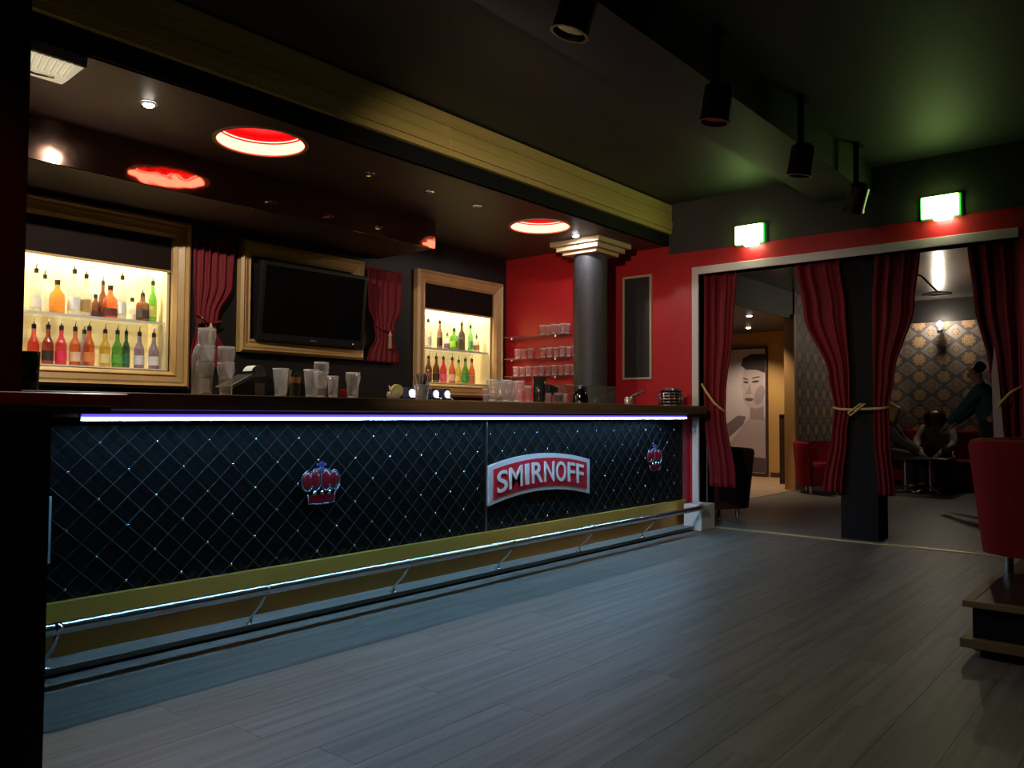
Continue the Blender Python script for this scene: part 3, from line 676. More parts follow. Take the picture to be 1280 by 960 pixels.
# till screen, copper canister
x = onbar(372, 4.02)
t = thing('till_screen', 'dark till with tilted greenish screen behind the pint glasses', 'till', (x, 4.03, ZT))
MB().prism([(-.10, 0), (.16, 0), (.16, .02), (-.02, .165), (-.06, .165)], 'y', 3.99, 4.09).xf(Matrix.Translation((x, 0, ZT))).build('casing', PLASTIC, t, bevel=.004)
MB().add([(x+.145, 3.985, ZT+.035), (x-.012, 3.985, ZT+.160), (x-.05, 3.985, ZT+.160), (x-.05, 3.985, ZT+.11)], [(0,1,2,3)]).build('screen', mat('till_green', (.08, .12, .05), .3), t)
x = onbar(368.5, 3.85)
t = thing('canister', 'dark canister with copper band beside a pint glass', 'canister', (x, 3.85, ZT))
MB().lathe([(.027, 0), (.028, .095), (.028, .1)], (x, 3.85, ZT), 18).build('body', mat('smoke_brown', (.05, .035, .02), .3), t, True, ang=40)
MB().lathe([(.0285, .082), (.0285, .118)], (x, 3.85, ZT), 18).build('copper_band', mat('copper', (.75, .35, .13), .3, .9), t, True, ang=40)
MB().lathe([(.029, .118), (.029, .126), (.012, .13)], (x, 3.85, ZT), 18).build('lid', PLASTIC, t, True, ang=40)
# garnish cup with lime
x = onbar(492, 3.74)
t = thing('garnish_cup', 'clear cup of lime pieces with a red and white straw end', 'cup', (x, 3.74, ZT))
tumbler_mesh(.038, .044, .05).xf(Matrix.Translation((x, 3.74, ZT))).build('cup', GLASS, t, True)
LIME = mat('lime_flesh', (.50, .50, .16), .5); 
MB().cyl((x+.008, 3.715, ZT+.052), (x+.012, 3.735, ZT+.056), .042, .04, 20).build('lime_slice', LIME, t, True, ang=40)
MB().ball((x-.01, 3.755, ZT+.028), .026, 8).build('lime_wedge', mat('lime_peel', (.22, .34, .05), .45), t, True)
MB().cyl((x-.03, 3.73, ZT+.035), (x-.052, 3.72, ZT+.082), .005).build('straw_end', mat('straw_pink', (.75, .4, .38), .5), t, True)
# taps
TAPB = mat('tap_navy', (.02, .022, .06), .35)
for i, (p, r) in enumerate(((513, .026), (543, .024), (557, .024))):
    x = onbar(p, 3.86)
    t = thing('beer_tap', 'beer tap with glowing white disc, %s' % ['left of the straw cup', 'just right of the straw cup', 'nearest the right niche'][i], 'beer tap', (x, 3.86, ZT), 0, 'beer taps on the bar')
    MB().lathe([(.03, 0), (.03, .006), (.016, .01), (.016, .02)], (x, 3.87, ZT), 16).build('base', CHROME, t, True, ang=40)
    MB().box(x-.034, x+.034, 3.85, 3.90, ZT+.012, ZT+.084).build('tap_body', TAPB, t, bevel=.006)
    MB().cyl((x, 3.8495, ZT+.046), (x, 3.843, ZT+.046), r, n=22).build('lit_disc', emis('tap_disc', (.78, .85, 1), 5), t)
    MB().tube([(x+r*math.cos(a)*1.08, 3.845, ZT+.046+r*math.sin(a)*1.08) for a in [2*PI*k/20 for k in range(20)]], .003, 6, True).build('disc_rim', CHROME, t, True)
    MB().tube([(x, 3.85, ZT+.022), (x, 3.80, ZT+.018), (x, 3.79, ZT+.0)], .006).build('spout', CHROME, t, True)
# straw cup
x = onbar(527, 3.72)
t = thing('straw_cup', 'clear cup packed with dark straws in front of the taps', 'cup', (x, 3.72, ZT))
tumbler_mesh(.038, .048, .10).xf(Matrix.Translation((x, 3.72, ZT))).build('cup', GLASS, t, True)
scs = [mat('straw_black', (.012, .012, .012), .4), mat('straw_black2', (.02, .02, .022), .4), mat('straw_red', (.25, .02, .02), .4), mat('straw_green', (.03, .09, .05), .4)]
for k in range(30):
    a = random.random()*2*PI; r = .028*math.sqrt(random.random())
    MB().cyl((x+r*math.cos(a)*.8, 3.72+r*math.sin(a)*.8, ZT+.013), (x+r*math.cos(a)*2.2, 3.72+r*math.sin(a)*2.2, ZT+.15+random.random()*.022), .0032, n=6).build('straw', scs[0 if k % 5 else k // 5 % 4], t, True)
# glass cluster
for i, (p, Y, d) in enumerate(((607, 3.95, 'leftmost, low and wide'), (616, 3.70, 'front left'), (625, 3.90, 'back middle'), (633, 3.68, 'front middle'), (641, 3.90, 'back right'), (648, 3.70, 'front right'))):
    put(nonic if i else small, 'drinking_glass', (onbar(p, Y), Y, ZT), 'upright glass in the cluster before the right niche, %s' % d, 'glass', cg, sc=1.02 if i else .8)
put(small, 'drinking_glass', (onbar(660, 3.78), 3.78, ZT), 'slim glass left of the smoked beaker', 'glass', cg)
x = onbar(674, 3.76); o = tumbler_mesh(.046, .050, .20).build('beaker', glass('smoked', (.35, .34, .3), .35, (.10, .095, .08)), None, True, local=True); o.location = (x, 3.76, ZT)
tag(o, 'tall smoked plastic beaker on the bar before the wall shelves', 'beaker')
# espresso and saucer glasses, kettle, case
x = onbar(698.5, 3.74)
t = thing('coffee_glass', 'small glass of dark coffee with pale foam', 'glass', (x, 3.74, ZT))
tumbler_mesh(.028, .036, .085).xf(Matrix.Translation((x, 3.74, ZT))).build('glass_wall', GLASS, t, True)
MB().lathe([(.0255, .013), (.031, .062)], (x, 3.74, ZT), 16).build('coffee', mat('coffee', (.012, .006, .004), .3), t, True, ang=40)
MB().lathe([(.031, .0625), (.0325, .078)], (x, 3.74, ZT), 16).build('foam', mat('foam', (.42, .32, .26), .7), t, True, ang=40)
for i, p in enumerate((686, 707)):
    put(small, 'drinking_glass', (onbar(p, 3.82), 3.82, ZT), 'short glass %s of the coffee glass' % ('left', 'right')[i], 'glass', cg, sc=.62)
x = onbar(725.5, 3.76)
t = thing('coffee_pot', 'shiny dark coffee pot with black lid and handle on the bar', 'coffee pot', (x, 3.76, ZT))
MB().lathe([(.066, 0), (.068, .01), (.066, .06), (.052, .115), (.046, .12)], (x, 3.76, ZT), 28).build('body', mat('dark_chrome', (.25, .22, .2), .08, 1), t, True, ang=50)
MB().lathe([(.047, .12), (.045, .14), (.02, .152), (.001, .154)], (x, 3.76, ZT), 24).build('lid', PLASTIC, t, True, ang=50)
MB().tube([(x+.045, 3.76, ZT+.13), (x+.085, 3.76, ZT+.125), (x+.098, 3.76, ZT+.08), (x+.085, 3.76, ZT+.03)], .009).build('handle', PLASTIC, t, True)
MB().prism([(x-.045, ZT+.12), (x-.066, ZT+.118), (x-.05, ZT+.09)], 'y', 3.75, 3.77).build('spout', STEEL, t)
x = onbar(687, 4.0)
t = thing('card_reader', 'black card reader on a stand behind the coffee glass', 'card reader', (x, 4.0, ZT))
MB().prism([(x-.05, ZT+.10), (x+.07, ZT+.075), (x+.08, ZT+.135), (x-.03, ZT+.16)], 'y', 3.97, 4.03).build('body', PLASTIC, t, bevel=.005)
MB().box(x-.01, x+.01, 3.985, 4.015, ZT+.005, ZT+.1).build('stem', STEEL, t)
MB().box(x-.06, x+.06, 3.95, 4.05, ZT, ZT+.0048).build('foot', STEEL, t)
xa, xb = onbar(706, 3.90), onbar(768, 3.90)
t = thing('glass_case', 'low clear glass display case on the bar by the column', 'display case', ((xa+xb)/2, 4.0, ZT))
for nm_, b in (('pane', (xa, xb, 3.885, 3.889, ZT, ZT+.155)), ('pane', (xa, xb, 4.108, 4.112, ZT, ZT+.155)), ('pane', (xa, xa+.004, 3.890, 4.107, ZT, ZT+.155)), ('pane', (xb-.004, xb, 3.890, 4.107, ZT, ZT+.155)), ('lid', (xa, xb, 3.885, 4.112, ZT+.1555, ZT+.160))):
    MB().box(*b).build(nm_, CASEG, t)
for yy in (3.8835, 4.1135): MB().tube([(xa, yy, ZT+.158), (xb, yy, ZT+.158)], .0022, 6).build('edge_bead', STEEL, t)
# scoop and wire basket
x = onbar(784, 3.72)
t = thing('ice_scoop', 'pale metal scoop leaning on the wire basket', 'scoop', (x, 3.72, ZT))
MB().tube([(x+.30, 3.74, ZT+.125), (x+.16, 3.73, ZT+.09), (x+.07, 3.72, ZT+.062)], [.016, .015, .018], 10).build('handle', STEEL, t, True)
MB().lathe([(.035, 0), (.042, .02), (.04, .055), (.025, .068)], (x+.02, 3.72, ZT), 14, sy=.8).build('head', mat('pale_metal', (.75, .7, .68), .35, .7), t, True, ang=50)
x = onbar(843, 3.70)
t = thing('wire_basket', 'dark wire basket stacked with ashtrays at the right end of the bar', 'basket', (x, 3.72, ZT))
R0 = .13
for k in range(5): MB().tube([(x+R0*math.cos(a), 3.74+R0*.85*math.sin(a), ZT+.006+k*.028) for a in [2*PI*q/28 for q in range(28)]], .0045, 6, True).build('wire_ring', STEEL, t, True)
for q in range(14):
    a = 2*PI*q/14; MB().cyl((x+R0*math.cos(a), 3.74+R0*.85*math.sin(a), ZT+.002), (x+R0*math.cos(a), 3.74+R0*.85*math.sin(a), ZT+.12), .0035, n=6).build('upright', STEEL, t, True)
for k in range(4): MB().lathe([(.09, 0), (.105, .03), (.098, .03), (.085, .008), (.001, .008)], (x+.01, 3.74, ZT+.006+k*.036), 20, cap=False).build('ashtray', PLASTIC, t, True, ang=40)
for k, dx in enumerate((-.07, .03, .08)): MB().lathe([(.028, 0), (.036, .03), (.03, .032), (.02, .01), (.001, .01)], (x+dx, 3.73, ZT+.142), 14, cap=False).build('small_bowl', GLASS if k == 0 else STEEL, t, True)

# ------------------------------------------------------------------ exit signs on the doorway wall
EX = emis('exit_face', (.58, 1.0, .24), EXIT_E); EXS = mat('exit_green', (.05, .5, .12), .4, emit=(.1, .9, .2), es=.12)
for (y0, y1, lb) in ((2.93, 3.19, 'glowing green exit sign box above the left of the opening'), (1.335, 1.60, 'glowing green exit sign box above the right of the opening')):
    t = thing('exit_sign', lb, 'exit sign', (XW-.04, (y0+y1)/2, 2.65), 0, 'exit signs')
    MB().box(XW-.085, XW-.055, y0, y1, 2.655, 2.825).build('lit_face', EX, t, bevel=.006)
    MB().box(XW-.0545, XW-.001, y0-.015, y1+.015, 2.65, 2.835).build('housing', EXS, t, bevel=.008)
    MB().box(XW-.08, XW-.03, y0+.05, y1-.09, 2.634, 2.6495).build('downward_lens', emis('exit_lens', (1, .92, .62), EXIT_E*2.6), t)

# ------------------------------------------------------------------ stage spots on the ceiling
def stage_spot(x, label, tilt, rz):
    t = thing('stage_spot', label, 'spotlight', (x, 1.9, ZC), 0, 'black spotlights under the ceiling')
    MB().box(x-.01, x+.01, 1.88, 1.92, 2.84, ZC-.012).build('hanger', BLACK, t)
    MB().box(x-.01, x+.12, 1.875, 1.925, ZC-.0115, ZC-.001).build('ceiling_plate', BLACK, t)
    Mx = Matrix.Translation((x, 1.9, 2.74)) @ Matrix.Rotation(rz, 4, 'Z') @ Matrix.Rotation(tilt, 4, 'X')
    MB().lathe([(.045, .11), (.075, .09), (.078, -.08), (.085, -.10), (.07, -.10), (.066, -.05), (.001, -.04)], (0, 0, 0), 20, cap=False).xf(Mx).build('can', PLASTIC, t, True, ang=40)
    MB().lathe([(.001, -.085), (.068, -.085)], (0, 0, 0), 18, cap=False).xf(Mx).build('lens', mat('dark_lens', (.03, .03, .035), .08), t)
    MB().tube([(x-.092, 1.9, 2.74), (x-.092, 1.9, 2.80), (x-.06, 1.9, 2.845), (x+.06, 1.9, 2.845), (x+.092, 1.9, 2.80), (x+.092, 1.9, 2.74)], .008).build('yoke', BLACK, t, True)
    return t
stage_spot(2.66, 'black stage spotlight at the top edge of the picture', .3, .4)
wl = stage_spot(1.36, 'black stage spotlight added unseen above the photographer to fill the red wall', .9, -1.1)
light('SPOT', 'added_wall_fill', (1.44, 2.0, 2.62), 270, (1, .80, .66), wl, .05, (5.7, 4.05, 1.6), 62, .9)  # added lamp out of view, fills the red wall and bar front
wr = stage_spot(.10, 'black stage spotlight added unseen behind the photographer, glowing dim red', -.6, .2)
light('SPOT', 'added_red_fill', (.14, 2.02, 2.60), 16, (1, .13, .09), wr, .06, (.55, 2.75, 1.2), 75, .8)  # added lamp out of view, reddens the bar return and pier
stage_spot(3.96, 'black stage spotlight, second from the camera under the ceiling', .15, .2)
stage_spot(5.20, 'black stage spotlight on a bent hanger above the dance floor', .2, -.3)
stage_spot(6.36, 'black stage spotlight nearest the doorway wall', .6, -.8)

# ------------------------------------------------------------------ curtains of the opening
gC = 'red velvet curtains in the opening'; CX = XW+.10
struct('pillar_opening', MB().box(7.25, 7.53, 2.015, 2.325, 0, 2.84), BLACK)
def tie(parent, pts, name='tie_rope', r=.011): MB().tube(pts, r, 8).build(name, ROPE, parent, True)
t = drape('door_curtain', 'red velvet curtain at the left jamb beside the bar', [(2.43, 3.595, 3.25), (1.9, 3.59, 3.29), (1.25, 3.595, 3.36), (1.1, 3.59, 3.365), (.45, 3.54, 3.27), (.38, 3.535, 3.27)], 'y', 3.4, .030, VELVET, gC, parent_base=CX)
tie(t, [(CX-.07, 3.59, 1.37), (CX-.08, 3.53, 1.28), (CX-.085, 3.45, 1.18), (CX-.04, 3.365, 1.10)])
t = drape('door_curtain', 'red velvet curtain tied back at the left of the dark pillar', [(2.43, 2.69, 2.30), (2.0, 2.62, 2.25), (1.4, 2.40, 2.22), (1.13, 2.355, 2.22), (.9, 2.38, 2.25), (.43, 2.46, 2.29), (.40, 2.46, 2.29)], 'y', 3.4, .030, VELVET, gC, parent_base=CX)
tie(t, [(CX-.02, 2.36, 1.14), (CX-.055, 2.30, 1.125), (CX-.05, 2.20, 1.12), (CX-.05, 2.10, 1.125), (CX-.055, 1.96, 1.13), (CX-.02, 1.90, 1.14)])
tie(t, [(CX-.06, 2.17, 1.13), (CX-.075, 2.12, 1.165), (CX-.07, 2.08, 1.175), (CX-.07, 2.14, 1.12), (CX-.075, 2.20, 1.07), (CX-.07, 2.22, 1.09), (CX-.06, 2.17, 1.13)], 'rope_knot', .009)
drape('door_curtain', 'red velvet curtain tied back at the right of the dark pillar', [(2.43, 2.01, 1.655), (2.0, 2.03, 1.70), (1.4, 2.03, 1.86), (1.13, 2.03, 1.905), (.9, 2.03, 1.90), (.43, 2.0, 1.865), (.40, 2.0, 1.865)], 'y', 3.4, .030, VELVET, gC, parent_base=CX)
t = drape('door_curtain', 'red velvet curtain with pale gap at the right edge of the opening', [(2.43, 1.31, .945), (2.0, 1.27, .945), (1.4, 1.17, .95), (1.13, 1.13, .95), (.8, 1.15, .945), (.40, 1.2, .945)], 'y', 3.4, .030, VELVET, gC, parent_base=CX)
tie(t, [(CX-.03, 1.14, 1.10), (CX-.075, 1.08, 1.18), (CX-.075, 1.02, 1.25), (CX-.03, .95, 1.30)])
p1 = at(1243, 432, X=CX-.055); p2 = at(1250, 540, X=CX-.055)
MB().prism([(p1.y, p1.z), (p1.y+.022, p1.z-.22), (p2.y+.040, p2.z-.1), (p2.y-.030, p2.z-.1), (p1.y-.024, p1.z-.22)], 'x', CX-.062, CX-.058).build('gap_sliver', mat('pale_gap', (.45, .36, .32), .7), t)  # pale sheet stands in for the white strip showing between the curtain halves

# ------------------------------------------------------------------ tub chairs
def tub_chair(m, label, loc, rz, H=.70, group='red tub chairs'):
    t = thing('tub_chair', label, 'chair', (0, 0, 0), 0, group)
    R1, R0_, zb = .37, .31, .10
    def shell(r_out0, r_out1, th, z0, z1, a0, a1, n=26):
        m_ = MB(); prof = []
        secs = [(0, z0, 0), (0, z0+.06, 0), (0, z0+(z1-z0)*.6, 0), (0, z1-.04, 0), (.012, z1-.01, 0), (.04, z1, 0), (th-.04, z1, 1), (th-.012, z1-.01, 1), (th, z1-.04, 1), (th, z0+.06, 1), (th, z0, 1)]
        vs = []; fs = []; k = len(secs)
        for i in range(n+1):
            a = a0+(a1-a0)*i/n
            for d, z, _ in secs:
                tt = (z-z0)/(z1-z0); r = (r_out0+(r_out1-r_out0)*tt) - d
                # squarish plan
                c, s = math.cos(a), math.sin(a); q = (abs(c)**3.2+abs(s)**3.2)**(-1/3.2)
                vs.append((r*q*c, r*q*s, z))
        for i in range(n):
            for j in range(k): fs.append((i*k+j, (i+1)*k+j, (i+1)*k+(j+1) % k, i*k+(j+1) % k))
        fs.append(list(range(k))); fs.append([n*k+j for j in range(k)][::-1])
        return m_.add(vs, fs)
    shell(R0_, R1, .10, zb, H, math.radians(-55), math.radians(235), 34).build('back_shell', m, t, True, ang=50)   # opening toward -Y
    MB().lathe([(.24, zb+.005), (.255, zb+.06), (.255, zb+.26), (.23, zb+.31), (.001, zb+.32)], (0, -.02, 0), 28).build('seat_cushion', m, t, True, ang=50)
    for a in (45, 135, 225, 315):
        px_, py_ = .24*math.cos(math.radians(a)), .24*math.sin(math.radians(a)); MB().cyl((px_, py_, 0), (px_, py_, zb), .022, n=14).build('leg', STEEL, t, True, ang=40)
    t.location = loc; t.rotation_euler = (0, 0, rz); return t
PLZ = .25
tc = tub_chair(UPHOL, 'large red tub chair on the raised plinth at the right', (5.07, .53, PLZ+.0005), math.radians(80))
dup(tc, (11.3, 3.88, .0005), math.radians(-60), 'red tub chair beside the ochre post in the next room')
dk = tub_chair(DARKUPH, 'dark tub chair half hidden behind the left door curtain', (7.95, 3.86, .0005), math.radians(150), .72)
# plinth under it
pl = thing('plinth', 'low black plinth with brown edge trim under the red chair', 'plinth', (5.3, -.5, 0))
MB().box(4.09, 6.6, -2, .745, .03, PLZ-.02).build('body', BLACK, pl)
PTRIM = wood('plinth_trim', (.30, .20, .09), (.2, .12, .05), (5, 5, 5), .5)
MB().box(4.10, 6.6, -2, .735, PLZ-.0195, PLZ-.001).build('top', mat('plinth_top', (.05, .035, .025), .35), pl)
MB().box(4.055, 4.0995, -2, .78, PLZ-.028, PLZ+.0).build('top_edge', PTRIM, pl, bevel=.004)
MB().box(4.10, 6.6, .7355, .78, PLZ-.028, PLZ+.0).build('top_edge', PTRIM, pl, bevel=.004)
MB().box(4.045, 4.0895, -2, .79, .045, .085).build('lower_trim', PTRIM, pl, bevel=.003)
MB().box(4.09, 6.6, .7455, .79, .045, .085).build('lower_trim', PTRIM, pl, bevel=.003)
MB().box(4.11, 6.6, -2, .72, 0, .0295).build('recess', BLACK, pl)

# ================================================================== NEXT ROOM
XF, YP, ZR = 13.5, 4.3, 2.85
struct('floor_next_room', MB().box(XW, XF, -2.5, YP, -.2, -.001), GREYFL)
struct('floor_corridor', MB().box(XW, XF, YP, 8, -.2, -.0005), WARMFL)
struct('trim_8', MB().box(7.3, 11.4, YP-.02, YP+.02, 0, .005), GOLDM)
struct('ceiling_next_room', MB().box(XW+.15, XF, -2.5, YP+.06, ZR, ZR+.1), GLOSSCEIL)
struct('ceiling_corridor', MB().box(XW+.15, XF, YP+.06, 8, 2.52, 2.60), BARCEIL)
struct('trim_9', MB().box(XW+.15, XF, YP+.02, YP+.0595, 2.46, ZR), BLACKW)
# wallpaper material: lattice of medallions
def wallpaper(name, ax):
    m = bpy.data.materials.new(name); m.use_nodes = True; nt = m.node_tree; b = nt.nodes['Principled BSDF']; b.inputs['Roughness'].default_value = .55
    N = lambda t, **k: nt.nodes.new(t)
    def mth(op, a, c=None, d=None):
        n = nt.nodes.new('ShaderNodeMath'); n.operation = op
        for i, v in enumerate((a, c, d)):
            if v is None: continue
            if isinstance(v, (int, float)): n.inputs[i].default_value = v
            else: nt.links.new(v, n.inputs[i])
        return n.outputs[0]
    g = N('ShaderNodeNewGeometry'); sp = N('ShaderNodeSeparateXYZ'); nt.links.new(g.outputs['Position'], sp.inputs[0])
    u = mth('DIVIDE', sp.outputs['XYZ'.index(ax)], .34); v = mth('DIVIDE', sp.outputs[2], .27)
    def cell(uo, vo):
        a = mth('SUBTRACT', mth('FRACT', mth('ADD', u, uo)), .5); c = mth('SUBTRACT', mth('FRACT', mth('ADD', v, vo)), .5)
        return a, c, mth('SQRT', mth('ADD', mth('MULTIPLY', mth('MULTIPLY', a, a), 1.5), mth('MULTIPLY', c, c)))
    a1, c1, d1 = cell(.28, .33); a2, c2, d2 = cell(.78, .83)
    ang = mth('ARCTAN2', c1, a1)
    pet = mth('MULTIPLY', mth('COSINE', mth('MULTIPLY', ang, 8)), .035)
    rings = mth('MULTIPLY', mth('SINE', mth('MULTIPLY', mth('ADD', d1, pet), 46)), .5)
    core = mth('LESS_THAN', mth('ADD', d1, pet), .31)
    f1 = mth('MULTIPLY', core, mth('ADD', rings, .75))
    f2 = mth('MULTIPLY', mth('LESS_THAN', mth('ADD', d2, mth('MULTIPLY', mth('COSINE', mth('MULTIPLY', mth('ARCTAN2', c2, a2), 6)), .05)), .17), .45)
    dia = mth('ABSOLUTE', mth('SUBTRACT', mth('ADD', mth('ABSOLUTE', a1), mth('ABSOLUTE', c1)), .5))
    f3 = mth('MULTIPLY', mth('LESS_THAN', dia, .05), .0)
    no = N('ShaderNodeTexNoise'); no.inputs['Scale'].default_value = 26; nt.links.new(g.outputs['Position'], no.inputs['Vector'])
    fac = mth('MULTIPLY', mth('ADD', mth('ADD', f1, f2), f3), mth('ADD', no.outputs['Fac'], .3))
    mx = N('ShaderNodeMix'); mx.data_type = 'RGBA'; mx.inputs[6].default_value = (.115, .10, .092, 1); mx.inputs[7].default_value = (.62, .40, .20, 1)
    nt.links.new(fac, mx.inputs[0])
    m2 = N('ShaderNodeMix'); m2.data_type = 'RGBA'; m2.inputs[7].default_value = (.24, .21, .20, 1); nt.links.new(mx.outputs[2], m2.inputs[6])
    nt.links.new(mth('MULTIPLY', mth('GREATER_THAN', mth('ADD', mth('ABSOLUTE', a1), mth('ABSOLUTE', c1)), .56), mth('GREATER_THAN', d2, .2)), m2.inputs[0])
    nt.links.new(m2.outputs[2], b.inputs['Base Color'])
    return m
WP_Y = wallpaper('medallion_wallpaper_y', 'Y'); WP_X = wallpaper('medallion_wallpaper_x', 'X')
struct('wall_far', MB().box(XF, XF+.1, -2.5, YP, 0, 2.50), WP_Y)
struct('trim_10', MB().box(XF-.03, XF+.1, -2.5, YP, 2.50, ZR), BLACKW)
struct('wall_partition', MB().box(11.46, XF, YP, YP+.10, 0, ZR), WP_X)
struct('trim_11', MB().box(11.38, 11.459, YP-.02, YP+.13, 0, 2.52), ORANGE)
struct('wall_corridor', MB().box(XF, XF+.1, YP+.1, 8, 0, 2.52), YELLOWW)
struct('wall_corridor_side', MB().box(XW+.15, XF, 8, 8.1, 0, 2.52), YELLOWW)
struct('wall_next_right', MB().box(XW+.15, XF, -2.6, -2.5, 0, ZR), BLACKW)
# half door / ledge in the corridor beside the ochre post
lp = thing('wall_ledge', 'narrow dark stand with pale ledge in the corridor beside the post', 'stand', (12.4, 4.85, 0))
MB().box(12.3, 12.5, 4.78, 4.87, 0, 1.08).build('post', mat('dark_brown', (.04, .018, .012), .5), lp)
MB().box(12.25, 12.6, 4.72, 4.98, 1.08, 1.115).build('ledge', mat('pale_ledge', (.7, .5, .25), .5), lp)
struct('baseboard_corridor', MB().box(XF-.02, XF-.0005, YP+.1, 5.5, 0, .08), mat('dark_skirting', (.08, .03, .02), .5))

# poster: generic black-and-white portrait of a person in half profile (flat print, layered shapes)
po = thing('poster', 'tall black-framed monochrome portrait poster in the corridor', 'poster', (XF-.03, 5.95, .06))
PY0, PY1, PZ0, PZ1 = 5.57, 6.5, .06, 2.23
MB().box(XF-.028, XF-.001, PY0, PY1, PZ0, PZ1).build('backing', mat('poster_paper', (.62, .54, .55), .6), po)
for a in ((PY0-.035, PY0, PZ0-.03, PZ1+.03), (PY1, PY1+.035, PZ0-.03, PZ1+.03), (PY0, PY1, PZ1, PZ1+.03), (PY0, PY1, PZ0-.03, PZ0)):
    MB().box(XF-.05, XF-.001, *a).build('frame_rail', mat('dark_frame', (.05, .03, .03), .4), po)
def ell(cy, cz, ry, rz_, n=28, a0=0, rot=0): return [(cy+ry*math.cos(2*PI*k/n)*math.cos(rot)-rz_*math.sin(2*PI*k/n)*math.sin(rot), cz+ry*math.cos(2*PI*k/n)*math.sin(rot)+rz_*math.sin(2*PI*k/n)*math.cos(rot)) for k in range(n)]
PK_ = lambda n, c: mat('print_'+n, c, .6)
lay = [('dress', [(5.58, .07), (6.1, .07), (6.15, .28), (5.95, .42), (5.58, .40)], (.10, .075, .085)),
       ('shoulder', [(5.58, .32), (6.05, .36), (6.13, .52), (6.0, .72), (5.84, .98), (5.70, 1.06), (5.58, 1.02)], (.46, .37, .37)),
       ('sleeve', [(6.30, .60), (6.22, .56), (5.90, .90), (5.86, 1.04), (5.98, 1.06), (6.2, .86)], (.20, .15, .165)),
       ('neck', [(5.60, .98), (5.80, 1.0), (5.80, 1.3), (5.60, 1.36)], (.34, .26, .26)),
       ('face', [(5.60, 1.22), (5.70, 1.18), (5.80, 1.20), (5.88, 1.30), (5.905, 1.40), (5.90, 1.50), (5.925, 1.56), (5.91, 1.72), (5.88, 1.88), (5.60, 1.92)], (.50, .405, .40)),
       ('hair', [(5.58, 1.80), (5.70, 1.86), (5.86, 1.87), (5.93, 1.95), (5.90, 2.07), (5.78, 2.14), (5.58, 2.13)], (.045, .035, .04)),
       ('cheek', ell(5.66, 1.42, .07, .17, rot=.2), (.34, .27, .27)),
       ('eye', ell(5.855, 1.645, .040, .017, rot=.15), (.05, .04, .045)), ('eye', ell(5.715, 1.655, .055, .019, rot=-.15), (.05, .04, .045)),
       ('brow', ell(5.86, 1.705, .045, .009, rot=.3), (.06, .05, .05)), ('brow', ell(5.71, 1.725, .065, .010, rot=-.25), (.06, .05, .05)),
       ('nose', [(5.80, 1.62), (5.855, 1.46), (5.82, 1.435), (5.775, 1.45)], (.36, .285, .28)),
       ('mouth', ell(5.81, 1.345, .060, .026, rot=.1), (.13, .08, .09))]
for i, (nm, poly, c) in enumerate(lay):
    MB().prism([(max(PY0+.002, a), b) for a, b in [(PY0+(q[0]-PY0)*1.25, q[1]) for q in poly]], 'x', XF-.0285-.0006*(i+1), XF-.0282).build('print_'+nm, PK_(nm, c), po)

# corridor downlight
t = thing('corridor_downlight', 'small bright downlight in the corridor ceiling', 'downlight', (11.1, 4.83, 2.52))
MB().lathe([(.05, -.001), (.05, -.012), (.07, -.01), (.072, -.001)], (11.1, 4.83, 2.52), 18, cap=False).build('ring', CHROME, t, True)
MB().ball((11.1, 4.83, 2.51), .04, 8, sz=.5).build('bulb', emis('corridor_bulb', (.85, .9, 1), 12), t, True)
t2 = thing('corridor_downlight', 'warm recessed downlight before the poster', 'downlight', (12.6, 5.5, 2.52))
MB().lathe([(.05, -.001), (.05, -.012), (.07, -.01), (.072, -.001)], (12.6, 5.5, 2.52), 18, cap=False).build('ring', CHROME, t2, True)
MB().ball((12.6, 5.5, 2.51), .04, 8, sz=.5).build('bulb', emis('corridor_bulb2', (1, .8, .5), 12), t2, True)
light('SPOT', 'corridor_beam', (11.1, 4.83, 2.47), CORR_W, (1, .78, .55), t, .05, (11.3, 5.1, 0), 105, .6)
light('SPOT', 'corridor_beam', (12.6, 5.5, 2.47), CORR_W*1.2, (1, .80, .58), t2, .05, (12.8, 5.8, 0), 120, .6)
# wall sconce and hanging lamp
sc_ = at(1175, 408, X=XF-.12)
t = thing('wall_sconce', 'small bright wall lamp on the medallion wallpaper', 'wall lamp', (XF-.1, sc_.y, sc_.z-.06))
MB().lathe([(.001, -.07), (.04, -.07), (.045, -.02), (.025, .0), (.02, .02)], (XF-.12, sc_.y, sc_.z-.03), 16).build('cup', STEEL, t, True, ang=40)
MB().cyl((XF-.002, sc_.y, sc_.z-.06), (XF-.10, sc_.y, sc_.z-.06), .012).build('arm', STEEL, t, True)
MB().ball((XF-.12, sc_.y, sc_.z+.035), .045, 10).build('bulb', emis('sconce_bulb', (1, .9, .75), 25), t, True)
light('POINT', 'sconce_glow', (XF-.19, sc_.y, sc_.z+.05), SCONCE_W, (1, .84, .64), t, .04)
hp = at(1171, 367, X=10.6)
t = thing('pendant_dish', 'pale dish lamp on a slanting dark arm under the next room ceiling', 'pendant lamp', tuple(hp))
MB().lathe([(.02, .03), (.16, .0), (.165, -.012), (.12, -.008), (.001, .0)], tuple(hp), 26, cap=False).build('dish', mat('pale_dish', (.6, .55, .46), .5), t, True)
MB().tube([(hp.x, hp.y, hp.z+.03), (hp.x-.12, hp.y+.14, ZR-.10), (hp.x-.35, hp.y+.38, ZR-.001)], .012).build('arm', BLACK, t, True)
